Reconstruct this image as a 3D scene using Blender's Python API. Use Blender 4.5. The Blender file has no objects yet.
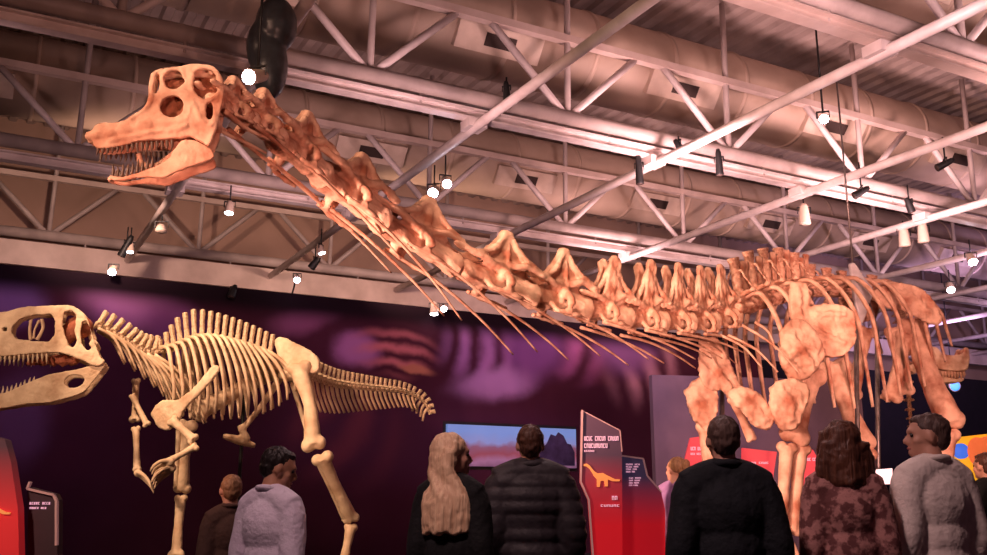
import bpy, bmesh, math, random
import numpy as np
from mathutils import Vector, Matrix, noise
from mathutils.geometry import tessellate_polygon
random.seed(7)
SC = bpy.context.scene
COL = SC.collection
PI = math.pi

# ------------------------------------------------------------------ camera
F = 960.0; PITCH = math.atan((503 - 277.5) / F); EYE = 1.25
cam_d = bpy.data.cameras.new('camera'); cam = bpy.data.objects.new('camera', cam_d); COL.objects.link(cam)
cam_d.sensor_width = 36; cam_d.lens = F / 987 * 36; cam_d.clip_end = 300
cam.location = (0, 0, EYE); cam.rotation_euler = (PI / 2 + PITCH, 0, 0)
SC.camera = cam
# ------------------------------------------------------------------ world, exposure
w = bpy.data.worlds.new('world'); SC.world = w; w.use_nodes = True
w.node_tree.nodes['Background'].inputs[0].default_value = (0.55, 0.22, 0.30, 1)
w.node_tree.nodes['Background'].inputs[1].default_value = 0.05
SC.view_settings.view_transform = 'Standard'; SC.view_settings.look = 'None'
SC.view_settings.gamma = 1.0; SC.view_settings.use_curve_mapping = False
SC.view_settings.exposure = 0.12
# ------------------------------------------------------------------ large lights (unseen exhibition spots and added fill)
def aim(o, tgt):
    d = Vector(tgt) - o.location; o.rotation_euler = d.to_track_quat('-Z', 'Y').to_euler()
def spot(name, loc, tgt, power, color, size=40, blend=0.6, rad=0.15):
    l = bpy.data.lights.new(name, 'SPOT'); l.energy = power; l.color = color
    l.spot_size = math.radians(size); l.spot_blend = blend; l.shadow_soft_size = rad
    o = bpy.data.objects.new(name, l); COL.objects.link(o); o.location = loc; aim(o, tgt); return o
WARM = (1.0, 0.47, 0.36); PEACH = (1.0, 0.62, 0.42); PINK = (1.0, 0.60, 0.60); VIO = (0.78, 0.52, 1.0)
spot('spot_on_long_neck', (-6.0, 2.5, 6.6), (-1.2, 8.4, 4.0), 1700, PEACH, 60)
spot('skull_fill', (-3.6, 0.6, 4.4), (-2.1, 6.7, 4.2), 620, PEACH, 34)  # added fill with no fixture, lifts the skull's face
spot('neck_front_fill', (2.2, 2.6, 2.0), (-1.3, 7.9, 4.1), 620, WARM, 42)  # added fill from low right for the dark front neck
spot('spot_on_neck_low', (-4.5, 4.0, 1.6), (0.6, 10.6, 3.6), 800, (1.0, .40, .28), 50)
spot('spot_on_shoulder', (-3.4, 5.0, 2.5), (2.6, 12.4, 3.2), 3500, (1.0, 0.56, 0.43), 46)
spot('spot_on_shoulder_low', (2.5, 4.5, 1.9), (3.6, 12.8, 3.2), 1100, WARM, 50)
spot('spot_on_flank', (7.8, 6.5, 3.0), (6.0, 15.5, 3.4), 2100, WARM, 46)
spot('spot_on_neck_top', (-0.5, 5.0, 7.2), (1.7, 11.6, 3.6), 1400, PEACH, 42)
spot('spot_on_theropod_head', (-6.0, 4.5, 4.5), (-4.6, 10.0, 2.5), 900, PEACH, 50)
spot('spot_on_theropod_back', (-5.2, 7.6, 6.8), (-2.7, 11.5, 2.4), 1600, (1.0, 0.62, 0.40), 42)
for i, (x, y, tx, ty, p, c) in enumerate([
        (-7.5, 12, -9, 18, 170, PINK), (-4, 17, -5, 22, 300, PINK), (-1, 13, -1, 17, 320, PINK), (3.5, 15.5, 4, 19, 1150, PINK), (8, 18, 9, 23, 1250, PINK),
        (4.5, 9.5, 5, 13, 700, PINK), (9, 12.5, 10, 16, 900, PINK), (-4, 7, -4, 12, 110, WARM), (3, 23, 4, 28, 700, PINK), (13, 22, 14, 27, 1100, (0.95, 0.6, 0.75)),
        (20, 27, 24, 38, 1500, VIO), (15, 32, 17, 38, 1100, VIO)]):
    spot('ceiling_bounce_fill', (x, y, 5.9), (tx, ty, 10.6), p, c, 150, 1.0, 0.4)  # added and unseen, stands in for light bounced onto the ceiling
for x, y, tx, ty, p, c in [(-7, 15, -9.5, 20, 300, (0.85, 0.50, 0.85)), (-2, 17, -2.0, 24.6, 360, (1.0, 0.5, 0.75)), (2, 19, 2, 26, 330, (1.0, 0.5, 0.8))]:
    spot('mural_fill', (x, y, 5.7), (tx, ty, 3.4), p, c, 90, 1.0, 0.3)  # added wash without fixtures, brightens the dark mural print
spot('panel_light', (3.0, 17, 6.5), (4.9, 22.0, 2.0), 900, (0.9, 0.6, 0.9), 60, 1.0)
spot('crowd_light', (-2, 1.0, 6.5), (1.5, 5.2, 1.2), 850, (1.0, 0.62, 0.6), 80, 1.0, 0.4)
spot('crowd_backlight', (1.0, 9.5, 6.8), (1.6, 5.0, 1.4), 260, (1.0, 0.7, 0.7), 75, 1.0, 0.3)
spot('horned_skull_fill', (7.0, 15.0, 6.5), (9.6, 20.6, 3.6), 500, PEACH, 30)  # added fill, keeps the distant horned skull from going dark
spot('rear_wall_wash', (-8, 18, 7.0), (-10, 26, 8.6), 900, (1, .62, .48), 120, 1.0)
spot('rear_wall_wash', (-2, 21.5, 7.0), (-3, 29, 8.6), 900, (1, .62, .48), 120, 1.0)

# ------------------------------------------------------------------ pixel to place
_c, _s = math.cos(PITCH), math.sin(PITCH)
def ray(px, py):
    x = (px - 493.5) / F; z = (277.5 - py) / F
    return Vector((x, _c - z * _s, _s + z * _c))
def P(px, py, Y): r = ray(px, py); return Vector((0, 0, EYE)) + r * (Y / r.y)
def PZ(px, py, Z): r = ray(px, py); return Vector((0, 0, EYE)) + r * ((Z - EYE) / r.z)
def PPl(px, py, O, n): r = ray(px, py); E0 = Vector((0, 0, EYE)); return E0 + r * ((O - E0).dot(n) / r.dot(n))

# ------------------------------------------------------------------ materials
def nd(nt, t, **k):
    n = nt.nodes.new(t)
    for a, v in k.items(): setattr(n, a, v)
    return n
def mat(name, c1, c2=None, rough=0.6, scale=5.0, bump=0.0, bscale=None, metal=0.0, detail=6, spec=0.4, lo=0.35, hi=0.65):
    m = bpy.data.materials.new(name); m.use_nodes = True; nt = m.node_tree; b = nt.nodes['Principled BSDF']
    b.inputs['Roughness'].default_value = rough; b.inputs['Metallic'].default_value = metal
    b.inputs['Specular IOR Level'].default_value = spec
    c2 = c2 or tuple(v * 0.8 for v in c1)
    tc = nd(nt, 'ShaderNodeTexCoord'); n = nd(nt, 'ShaderNodeTexNoise')
    n.inputs['Scale'].default_value = scale; n.inputs['Detail'].default_value = detail
    nt.links.new(tc.outputs['Object'], n.inputs['Vector'])
    r = nd(nt, 'ShaderNodeValToRGB'); r.color_ramp.elements[0].position = lo; r.color_ramp.elements[1].position = hi
    r.color_ramp.elements[0].color = (*c2, 1); r.color_ramp.elements[1].color = (*c1, 1)
    nt.links.new(n.outputs['Fac'], r.inputs['Fac']); nt.links.new(r.outputs['Color'], b.inputs['Base Color'])
    if bump:
        n2 = nd(nt, 'ShaderNodeTexNoise'); n2.inputs['Scale'].default_value = bscale or scale * 4; n2.inputs['Detail'].default_value = 5
        nt.links.new(tc.outputs['Object'], n2.inputs['Vector'])
        bp = nd(nt, 'ShaderNodeBump'); bp.inputs['Strength'].default_value = bump; bp.inputs['Distance'].default_value = 0.02
        nt.links.new(n2.outputs['Fac'], bp.inputs['Height']); nt.links.new(bp.outputs['Normal'], b.inputs['Normal'])
    return m
def glow(name, c, s, base=(0.8, 0.8, 0.8)):
    m = mat(name, base); b = m.node_tree.nodes['Principled BSDF']
    b.inputs['Emission Color'].default_value = (*c, 1); b.inputs['Emission Strength'].default_value = s; return m
M = {
 'bone_red': mat('fossil_bone_rust', (0.88, 0.55, 0.40), (0.42, 0.15, 0.09), 0.7, 3.6, 0.6, 16, lo=0.32, hi=0.60, spec=.2),
 'bone_tan': mat('fossil_bone_tan', (0.80, 0.62, 0.42), (0.46, 0.29, 0.17), 0.6, 4.0, 0.5, 22, lo=0.3, hi=0.62),
 'tooth': mat('tooth_dark', (0.20, 0.11, 0.08), (0.07, 0.04, 0.03), 0.35, 14),
 'tooth_lt': mat('tooth_ivory', (0.75, 0.62, 0.45), (0.5, 0.36, 0.22), 0.35, 14),
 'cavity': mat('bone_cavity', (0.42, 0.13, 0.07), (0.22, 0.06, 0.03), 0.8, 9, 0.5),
 'truss': mat('truss_paint', (0.50, 0.41, 0.38), (0.36, 0.29, 0.27), 0.5, 2.0, 0.1),
 'pipe': mat('pipe_paint', (0.78, 0.68, 0.66), (0.62, 0.52, 0.50), 0.4, 3.0),
 'beam': mat('beam_paint', (0.66, 0.52, 0.46), (0.50, 0.38, 0.33), 0.45, 1.6),
 'duct': mat('duct_skin', (0.56, 0.42, 0.33), (0.40, 0.29, 0.22), 0.55, 0.7, 0.25, 3.0),
 'deck': mat('deck_metal', (0.42, 0.33, 0.29), (0.24, 0.18, 0.16), 0.6, 0.8, 0.1),
 'black': mat('black_metal', (0.012, 0.011, 0.012), None, 0.5, 8),
 'housing': mat('lamp_housing', (0.05, 0.06, 0.07), (0.03, 0.03, 0.035), 0.35, 6),
 'vent': mat('vent_dark', (0.05, 0.03, 0.025), None, 0.8, 8),
 'ventbox': mat('vent_box', (0.70, 0.56, 0.46), (0.58, 0.45, 0.36), 0.6, 3),
 'floor': mat('carpet_dark', (0.030, 0.016, 0.022), (0.018, 0.010, 0.014), 0.95, 60, 0.4),
 'plinth': mat('plinth_black', (0.03, 0.016, 0.018), None, 0.8, 10),
 'darkwall': mat('dark_wall', (0.012, 0.007, 0.014), (0.008, 0.005, 0.010), 0.9, 2),
 'mauve': mat('mauve_panel', (0.16, 0.10, 0.14), (0.12, 0.075, 0.11), 0.8, 1.2),
 'brownwall': mat('upper_wall_tan', (0.40, 0.26, 0.20), (0.31, 0.20, 0.15), 0.8, 0.5),
 'steel': mat('support_steel', (0.30, 0.26, 0.26), (0.20, 0.17, 0.17), 0.35, 9, metal=0.6),
 'steel_pale': mat('painted_bracket', (0.55, 0.50, 0.54), (0.40, 0.35, 0.38), 0.45, 6),
 'lamp_white': glow('lamp_white', (1.0, 0.85, 1.0), 40),
 'lamp_small': glow('lamp_small', (1.0, 0.9, 0.95), 12),
 'lamp_blue': glow('lamp_blue', (0.05, 0.30, 1.0), 1.6, (.1,.2,.5)),
 'skin': mat('skin_warm', (0.62, 0.33, 0.23), (0.54, 0.27, 0.19), 0.5, 9),
 'skin_dk': mat('skin_tanned', (0.50, 0.25, 0.15), (0.42, 0.20, 0.12), 0.5, 9),
 'lip': mat('lips', (0.45, 0.16, 0.14), None, 0.5, 9),
 'eye': mat('eye_dark', (0.03, 0.02, 0.02), None, 0.2, 9),
}
def strand_mat(name, c1, c2):
    m = mat(name, c1, c2, 0.45, 6.0, 0.6, 40)
    nt = m.node_tree; tc = [n for n in nt.nodes if n.type == 'TEX_COORD'][0]
    mp = nd(nt, 'ShaderNodeMapping'); mp.inputs['Scale'].default_value = (14, 14, 1.2); nt.links.new(tc.outputs['Object'], mp.inputs['Vector'])
    for n in nt.nodes:
        if n.type == 'TEX_NOISE':
            nt.links.new(mp.outputs['Vector'], n.inputs['Vector']); n.inputs['Scale'].default_value = 5
    return m

# ------------------------------------------------------------------ mesh kit
class MB:
    def __init__(s): s.v = []; s.f = []
    def add(s, v, f):
        k = len(s.v); s.v += [Vector(q) for q in v]; s.f += [tuple(i + k for i in t) for t in f]; return s
    def box(s, c, d, R=None):
        c = Vector(c); v = [Vector((x * d[0] / 2, y * d[1] / 2, z * d[2] / 2)) for x in (-1, 1) for y in (-1, 1) for z in (-1, 1)]
        if R is not None: v = [R @ q for q in v]
        return s.add([q + c for q in v], [(0, 1, 3, 2), (4, 6, 7, 5), (0, 4, 5, 1), (2, 3, 7, 6), (0, 2, 6, 4), (1, 5, 7, 3)])
    def bar(s, a, b, w, h, up=(0, 0, 1)):
        a = Vector(a); b = Vector(b); t = (b - a); L = t.length; t.normalize(); u = Vector(up); x = t.cross(u)
        if x.length < 1e-4: x = t.cross(Vector((0, 1, 0)))
        x.normalize(); u = x.cross(t); R = Matrix((t, x, u)).transposed()
        return s.box((a + b) / 2, (L, w, h), R)
    def tube(s, path, rad, seg=10, flat=1.0, up=(0, 0, 1), smooth=True, cap=True):
        """rad: radius or list; flat: width factor along the side axis"""
        path = [Vector(p) for p in path]
        if not hasattr(rad, '__len__'): rad = [rad] * len(path)
        rad = list(rad)
        if smooth and len(path) > 2: path, rad = spline(path, rad, 5)
        n = len(path); vs = []; fs = []; px = None
        for i, p in enumerate(path):
            t = (path[min(i + 1, n - 1)] - path[max(i - 1, 0)]);
            if t.length < 1e-9: t = Vector((0, 0, 1))
            t.normalize()
            if px is None:
                px = t.cross(Vector(up))
                if px.length < 1e-3: px = t.cross(Vector((0.3, 1, 0)))
            else: px = px - t * px.dot(t)
            px.normalize(); y = px.cross(t)
            for k in range(seg):
                a = 2 * PI * k / seg; vs.append(p + px * (math.cos(a) * rad[i] * flat) + y * (math.sin(a) * rad[i]))
        for i in range(n - 1):
            for k in range(seg):
                a = i * seg + k; b = i * seg + (k + 1) % seg; fs.append((a, b, b + seg, a + seg))
        if cap:
            fs.append(tuple(range(seg - 1, -1, -1))); fs.append(tuple(range((n - 1) * seg, n * seg)))
        return s.add(vs, fs)
    def ell(s, c, r, R=None, seg=14, rings=9):
        if not hasattr(r, '__len__'): r = (r, r, r)
        vs = []; fs = []
        for i in range(1, rings):
            th = PI * i / rings
            for k in range(seg):
                a = 2 * PI * k / seg; vs.append(Vector((r[0] * math.sin(th) * math.cos(a), r[1] * math.sin(th) * math.sin(a), r[2] * math.cos(th))))
        vs += [Vector((0, 0, r[2])), Vector((0, 0, -r[2]))]; T = len(vs) - 2; B = T + 1
        for i in range(rings - 2):
            for k in range(seg):
                a = i * seg + k; b = i * seg + (k + 1) % seg; fs.append((a, a + seg, b + seg, b))
        for k in range(seg):
            fs.append((T, k, (k + 1) % seg)); q = (rings - 2) * seg; fs.append((B, q + (k + 1) % seg, q + k))
        if R is not None: vs = [R @ q for q in vs]
        return s.add([q + Vector(c) for q in vs], fs)
    def plate(s, outline, holes, th, to=None):
        """flat plate in the local u,v plane (z = thickness) with holes"""
        loops = [[Vector((a[0], a[1], 0)) for a in L] for L in [outline] + list(holes)]
        tri = tessellate_polygon(loops); flat = [p for L in loops for p in L]; n = len(flat)
        vs = [Vector((p.x, p.y, th / 2)) for p in flat] + [Vector((p.x, p.y, -th / 2)) for p in flat]
        fs = [tuple(t) for t in tri] + [tuple(i + n for i in reversed(t)) for t in tri]
        k = 0
        for L in loops:
            m = len(L)
            for i in range(m): a = k + i; b = k + (i + 1) % m; fs.append((a, b, b + n, a + n))
            k += m
        if to: vs = [to(v) for v in vs]
        return s.add(vs, fs)
def spline(pts, rad, sub):
    n = len(pts); op = []; orr = []
    for i in range(n - 1):
        p0 = pts[max(i - 1, 0)]; p1 = pts[i]; p2 = pts[i + 1]; p3 = pts[min(i + 2, n - 1)]
        for k in range(sub):
            t = k / sub; t2 = t * t; t3 = t2 * t
            op.append(0.5 * ((2 * p1) + (p2 - p0) * t + (2 * p0 - 5 * p1 + 4 * p2 - p3) * t2 + (3 * p1 - p0 - 3 * p2 + p3) * t3))
            orr.append(rad[i] * (1 - t) + rad[i + 1] * t)
    op.append(pts[-1]); orr.append(rad[-1]); return op, orr
def spl(pts, sub=6): return spline([Vector(p) for p in pts], [0] * len(pts), sub)[0]
def ring(cx, cy, rx, ry, n=14, rot=0):
    c, s_ = math.cos(rot), math.sin(rot)
    return [(cx + rx * math.cos(a) * c - ry * math.sin(a) * s_, cy + rx * math.cos(a) * s_ + ry * math.sin(a) * c) for a in [2 * PI * k / n for k in range(n)]]

def raw_mesh(mb, name='m', recalc=True):
    me = bpy.data.meshes.new(name); me.from_pydata([tuple(v) for v in mb.v], [], mb.f)
    if recalc:
        bm = bmesh.new(); bm.from_mesh(me); bmesh.ops.recalc_face_normals(bm, faces=bm.faces); bm.to_mesh(me); bm.free()
    me.update(); return me
def shade(me, on=True):
    me.polygons.foreach_set('use_smooth', [on] * len(me.polygons)); me.update(); return me
def remesh(mb, vox, smooth=2, fn=None, rough=0.0, rsc=8.0):
    """union of every shape as one continuous surface"""
    me = raw_mesh(mb); o = bpy.data.objects.new('tmp', me); COL.objects.link(o)
    r = o.modifiers.new('r', 'REMESH'); r.mode = 'VOXEL'; r.voxel_size = vox; r.adaptivity = 0
    if smooth:
        s = o.modifiers.new('s', 'SMOOTH'); s.factor = 0.5; s.iterations = smooth
    dg = bpy.context.evaluated_depsgraph_get(); dg.update()
    out = bpy.data.meshes.new_from_object(o.evaluated_get(dg)); bpy.data.objects.remove(o); bpy.data.meshes.remove(me)
    if fn or rough:
        nrm = [v.normal.copy() for v in out.vertices]
        for v, q in zip(out.vertices, nrm):
            co = v.co.copy()
            if rough: co = co + q * (noise.noise(co * rsc) * rough + noise.noise(co * rsc * 2.7) * rough * 0.5)
            if fn: co = fn(co)
            v.co = co
    return shade(out)

W = {}
def props(o, label=None, cat=None, group=None, kind=None):
    if label: o['label'] = label
    if cat: o['category'] = cat
    if group: o['group'] = group
    if kind: o['kind'] = kind
    return o
def empty(name, loc, label, cat, group=None):
    o = bpy.data.objects.new(name, None); o.empty_display_size = 0.3; COL.objects.link(o); o.location = loc; W[o.name] = Vector(loc)
    return props(o, label, cat, group)
def obj(name, me, m, parent=None, M4=None, **k):
    """mesh object; vertices are world coordinates unless M4 gives the mesh's world matrix"""
    if isinstance(me, MB): me = shade(raw_mesh(me, name), False)
    if m is not None and not me.materials: me.materials.append(m)
    o = bpy.data.objects.new(name, me); COL.objects.link(o)
    if M4 is None:
        n = len(me.vertices); a = np.empty(n * 3); me.vertices.foreach_get('co', a); a = a.reshape(-1, 3)
        c = Vector(((a[:, 0].min() + a[:, 0].max()) / 2, (a[:, 1].min() + a[:, 1].max()) / 2, a[:, 2].min()))
        a -= np.array(c); me.vertices.foreach_set('co', a.ravel()); me.update(); M4 = Matrix.Translation(c)
    if parent is not None:
        o.parent = parent; M4l = Matrix.Translation(-W[parent.name]) @ M4
    else: M4l = M4
    o.matrix_basis = M4l; W[o.name] = M4.translation.copy()
    return props(o, **k)
def smooth_obj(name, mb, m, parent=None, **k): return obj(name, shade(raw_mesh(mb, name)), m, parent, **k)
def frame(c, t, up, sx=1, sy=1, sz=1):
    t = Vector(t).normalized(); y = Vector(up).cross(t).normalized(); z = t.cross(y).normalized()
    R = Matrix((t, y, z)).transposed().to_4x4()
    return Matrix.Translation(c) @ R @ Matrix.Diagonal((sx, sy, sz, 1))

# ------------------------------------------------------------------ the hall
U = Vector((0.879, 0.477, 0)); N = Vector((-0.477, 0.879, 0)); Z = Vector((0, 0, 1))
def G(s, n, z): return U * s + N * n + Z * z
mb = MB(); mb.add([(-45, -12, 0), (70, -12, 0), (70, 80, 0), (-45, 80, 0), (-45, -12, -.2), (70, -12, -.2), (70, 80, -.2), (-45, 80, -.2)],
                  [(0, 1, 2, 3), (7, 6, 5, 4), (0, 4, 5, 1), (1, 5, 6, 2), (2, 6, 7, 3), (3, 7, 4, 0)])
obj('floor', mb, M['floor'], kind='structure')
# corrugated roof deck, ribs run across the trusses
mb = MB(); s = -14.0; ZD = 11.4; prof = []
while s < 62: prof += [(s, 0), (s + .16, 0), (s + .22, .09), (s + .38, .09)]; s += .44
vs = []; 
for a, h in prof: vs += [G(a, -2, ZD + h), G(a, 28.2, ZD + h)]
mb.add(vs, [(2 * i, 2 * i + 1, 2 * i + 3, 2 * i + 2) for i in range(len(prof) - 1)])
obj('ceiling', mb, M['deck'], kind='structure')
# tall rear wall of the building above the exhibition walls
mb = MB(); mb.bar(G(-16, 28.0, 5.9), G(64, 28.0, 5.9), .3, 11.8)
obj('wall_rear', mb, M['brownwall'], kind='structure')
mb = MB(); mb.bar(G(11, 27.4, 3.3), G(64, 27.4, 3.3), .3, 6.6)
obj('wall_far_right', mb, M['darkwall'], kind='structure')

# mural wall
WA = PZ(0, 267, 6.0); WB = PZ(487, 316, 6.0); wd = (WB - WA); wd.z = 0; wd.normalize(); wn = Vector((wd.y, -wd.x, 0))
W0 = WA - wd * 9; W0.z = 0; WL = 29.5
def wall_uv(px, py):
    q = PPl(px, py, WA, wn) - W0; return q.dot(wd), q.z
def mural_mat():
    m = bpy.data.materials.new('mural_print'); m.use_nodes = True; nt = m.node_tree; b = nt.nodes['Principled BSDF']
    b.inputs['Roughness'].default_value = 0.85; b.inputs['Specular IOR Level'].default_value = 0.1
    L = nt.links.new
    tc = nd(nt, 'ShaderNodeTexCoord'); nz = nd(nt, 'ShaderNodeTexNoise'); nz.inputs['Scale'].default_value = 0.9; nz.inputs['Detail'].default_value = 4
    L(tc.outputs['Object'], nz.inputs['Vector'])
    wob = nd(nt, 'ShaderNodeVectorMath', operation='SCALE'); L(nz.outputs['Color'], wob.inputs[0]); wob.inputs['Scale'].default_value = 0.55
    add = nd(nt, 'ShaderNodeVectorMath', operation='ADD'); L(tc.outputs['Object'], add.inputs[0]); L(wob.outputs[0], add.inputs[1])
    def math_(op, a, b_=None, c=None):
        n = nd(nt, 'ShaderNodeMath', operation=op)
        for i, v in enumerate((a, b_, c)):
            if v is None: continue
            if isinstance(v, (int, float)): n.inputs[i].default_value = v
            else: L(v, n.inputs[i])
        return n.outputs[0]
    base = nd(nt, 'ShaderNodeMix', data_type='RGBA'); base.inputs[6].default_value = (0.045, 0.010, 0.022, 1); base.inputs[7].default_value = (0.075, 0.018, 0.038, 1)
    L(nz.outputs['Fac'], base.inputs[0]); cur = base.outputs[2]
    # px, py, radius along, radius up, rotation, colour, stripes per unit, stripe along x?, curve
    blobs = [(130, 300, 62, 42, .15, (.42, .16, .36), 0, 0), (175, 330, 50, 35, .6, (.22, .07, .20), 0, 0), (15, 300, 40, 36, 0, (.20, .10, .26), 0, 0),
             (262, 290, 40, 10, -.25, (.55, .22, .40), 0, 0), (300, 320, 46, 18, -.35, (.22, .07, .16), 0, 0),
             (352, 350, 26, 22, 0, (.38, .15, .36), 0, 0), (392, 352, 46, 30, .05, (.55, .17, .20), 5.0, 1), (410, 370, 24, 6, .2, (.50, .20, .13), 0, 0),
             (478, 352, 50, 44, .1, (.36, .16, .42), 5.5, 0), (490, 385, 52, 22, -.2, (.42, .22, .50), 0, 0), (562, 355, 46, 32, .2, (.34, .10, .26), 4.2, 0),
             (530, 350, 40, 40, 0, (.22, .08, .28), 0, 0), (640, 368, 44, 44, -.5, (.48, .22, .30), 5.0, 0), (620, 350, 40, 34, 0, (.20, .08, .22), 0, 0),
             (420, 440, 200, 60, 0, (.07, .02, .05), 0, 0), (340, 430, 70, 70, .5, (.14, .035, .06), 4, 0), (20, 420, 40, 60, 0, (.12, .05, .12), 0, 0)]
    for (px, py, rx, ry, rot, col, fr, hor) in blobs:
        u, v = wall_uv(px, py); u2, _ = wall_uv(px + rx, py); _, v2 = wall_uv(px, py - ry)
        mp = nd(nt, 'ShaderNodeMapping'); mp.vector_type = 'TEXTURE'
        mp.inputs['Location'].default_value = (u + .27, 0.27, v + .27); mp.inputs['Rotation'].default_value = (0, rot, 0)
        mp.inputs['Scale'].default_value = (u2 - u, 50, v2 - v); L(add.outputs[0], mp.inputs['Vector'])
        ln = nd(nt, 'ShaderNodeVectorMath', operation='LENGTH'); L(mp.outputs[0], ln.inputs[0])
        sm = nd(nt, 'ShaderNodeMapRange', interpolation_type='SMOOTHERSTEP'); L(ln.outputs['Value'], sm.inputs[0])
        sm.inputs[1].default_value = 1.15; sm.inputs[2].default_value = 0.25; sm.inputs[3].default_value = 0; sm.inputs[4].default_value = 1
        f = sm.outputs[0]
        if fr:
            sp = nd(nt, 'ShaderNodeSeparateXYZ'); L(mp.outputs[0], sp.inputs[0])
            ax, ot = (sp.outputs[2], sp.outputs[0]) if hor else (sp.outputs[0], sp.outputs[2])
            bend = math_('MULTIPLY', math_('MULTIPLY', ot, ot), 0.35)
            sn = math_('SINE', math_('MULTIPLY', math_('ADD', ax, bend), fr * 2.6))
            f = math_('MULTIPLY', f, math_('ADD', math_('MULTIPLY', sn, 0.48), 0.52))
        mx = nd(nt, 'ShaderNodeMix', data_type='RGBA'); L(f, mx.inputs[0]); L(cur, mx.inputs[6]); mx.inputs[7].default_value = (*col, 1); cur = mx.outputs[2]
    # unprinted black strip along the top edge
    sp = nd(nt, 'ShaderNodeSeparateXYZ'); L(tc.outputs['Object'], sp.inputs[0])
    mr = nd(nt, 'ShaderNodeMapRange', interpolation_type='SMOOTHSTEP'); L(sp.outputs[2], mr.inputs[0])
    mr.inputs[1].default_value = 5.25; mr.inputs[2].default_value = 5.75
    mx = nd(nt, 'ShaderNodeMix', data_type='RGBA'); L(mr.outputs[0], mx.inputs[0]); L(cur, mx.inputs[6]); mx.inputs[7].default_value = (.010, .004, .008, 1)
    L(mx.outputs[2], b.inputs['Base Color']); return m
mb = MB(); mb.box((WL / 2, -.15, 3.0), (WL, .3, 6.0))
Rw = Matrix((wd, -wn, Z)).transposed().to_4x4()
obj('wall_mural', mb, mural_mat(), M4=Matrix.Translation(W0) @ Rw, kind='structure')
# mauve partition to the right of it
pa = P(655, 500, 21.5); pb = P(868, 500, 22.5); zt = P(700, 377, 21.8).z
mb = MB(); mb.bar((pa.x, pa.y, zt / 2), (pb.x, pb.y, zt / 2), .2, zt)
obj('wall_partition', mb, M['mauve'], kind='structure')

# ------------------------------------------------------------------ roof steel
S0 = 3.2; PITCHS = 3.8
TR = [(3.0, 'nearest the entrance, overhead'), (8.4, 'passing over the long neck'), (13.6, 'in the middle of the ceiling'), (19.6, 'second from the rear wall'), (26.6, 'along the rear wall')]
tl = {0: 'roof truss of painted steel tubes directly overhead, outermost from the rear wall', 1: 'roof truss of painted steel tubes crossing the top right of the ceiling',
      2: 'roof truss of painted steel tubes crossing mid-ceiling above the long neck', 3: 'roof truss of painted steel tubes behind the round air duct over the skull',
      4: 'roof truss of painted steel tubes lying just above the mural wall'}
for ti, (n, _) in enumerate(TR):
    s0, s1 = -12.0, 60.0; root = empty('roof_truss', G(s0, n, 8.0), tl[ti], 'truss', 'roof trusses')
    smooth_obj('bottom_chord', MB().tube([G(s0, n, 8.0), G(s1, n, 8.0)], .14, 12), M['truss'], root)
    mb = MB(); mb.bar(G(s0, n, 9.55), G(s1, n, 9.55), .16, .14); obj('top_chord', mb, M['beam'], root)
    mb = MB(); mb.bar(G(s0, n, 7.60), G(s1, n, 7.60), .20, .03); mb.bar(G(s0, n, 7.68), G(s1, n, 7.68), .03, .16); mb.bar(G(s0, n, 7.76), G(s1, n, 7.76), .20, .03)
    obj('lower_rail', mb, M['pipe'] if ti in (2, 3) else M['beam'], root)
    for k in range(-4, 14):
        sn = S0 + PITCHS * (k + .5); a = G(sn, n, 8.0)
        if sn < s0 + 2 or sn > s1 - 3: continue
        for ds in (-1.55, 1.55):
            smooth_obj('web_strut', MB().tube([a, G(sn + ds, n, 9.5)], .07, 8), M['pipe'] if ti < 4 else M['truss'], root)
        if k % 1 == 0: smooth_obj('web_post', MB().tube([a, G(sn + .05, n, 11.3)], .06, 8), M['truss'], root)
        smooth_obj('hanger', MB().tube([G(sn + .9, n, 7.7), G(sn + .9, n, 8.0)], .03, 6), M['truss'], root)
mb = MB(); mb.bar(G(-14, 26.2, 7.35), G(40, 26.2, 7.35), .25, .62); eb = obj('edge_beam', mb, M['beam'], label='deep beige steel beam running along the top of the mural wall', cat='beam')
for k in range(-1, 11):
    s = S0 + PITCHS * k; root = empty('ceiling_pipe', G(s, 26.5, 7.45), '', 'pipe', 'light painted bracing pipes under the trusses')
    where = {0: 'leftmost, its end behind the long-necked skull', 1: 'passing behind the neck beside a pair of lamps', 2: 'ending over the first tall neck spine',
             3: 'second long one right of the neck lamps', 4: 'over the ribcage', 5: 'at the far right over the hip', 6: 'first one beyond the hip', 7: 'next but one beyond the hip', 8: 'above the horned skull', 9: 'past the horned skull towards the right wall', 10: 'last one visible at the right', -1: 'over the left edge of the picture'}.get(k)
    root['label'] = ('pale bracing pipe under the trusses, ' + where) if where else 'pale bracing pipe far off to the side of the ceiling'
    smooth_obj('tube', MB().tube([G(s, 1.5, 7.45), G(s, 26.0, 7.45)], .085, 12), M['pipe'], root)
    for n, _ in TR[1:]:
        mb = MB(); mb.box(G(s, n, 7.5), (.34, .34, .16), Rw.to_3x3()); mb.box(G(s, n, 7.62), (.42, .12, .06), Rw.to_3x3()); obj('clamp_plate', mb, M['pipe'], root)
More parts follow.
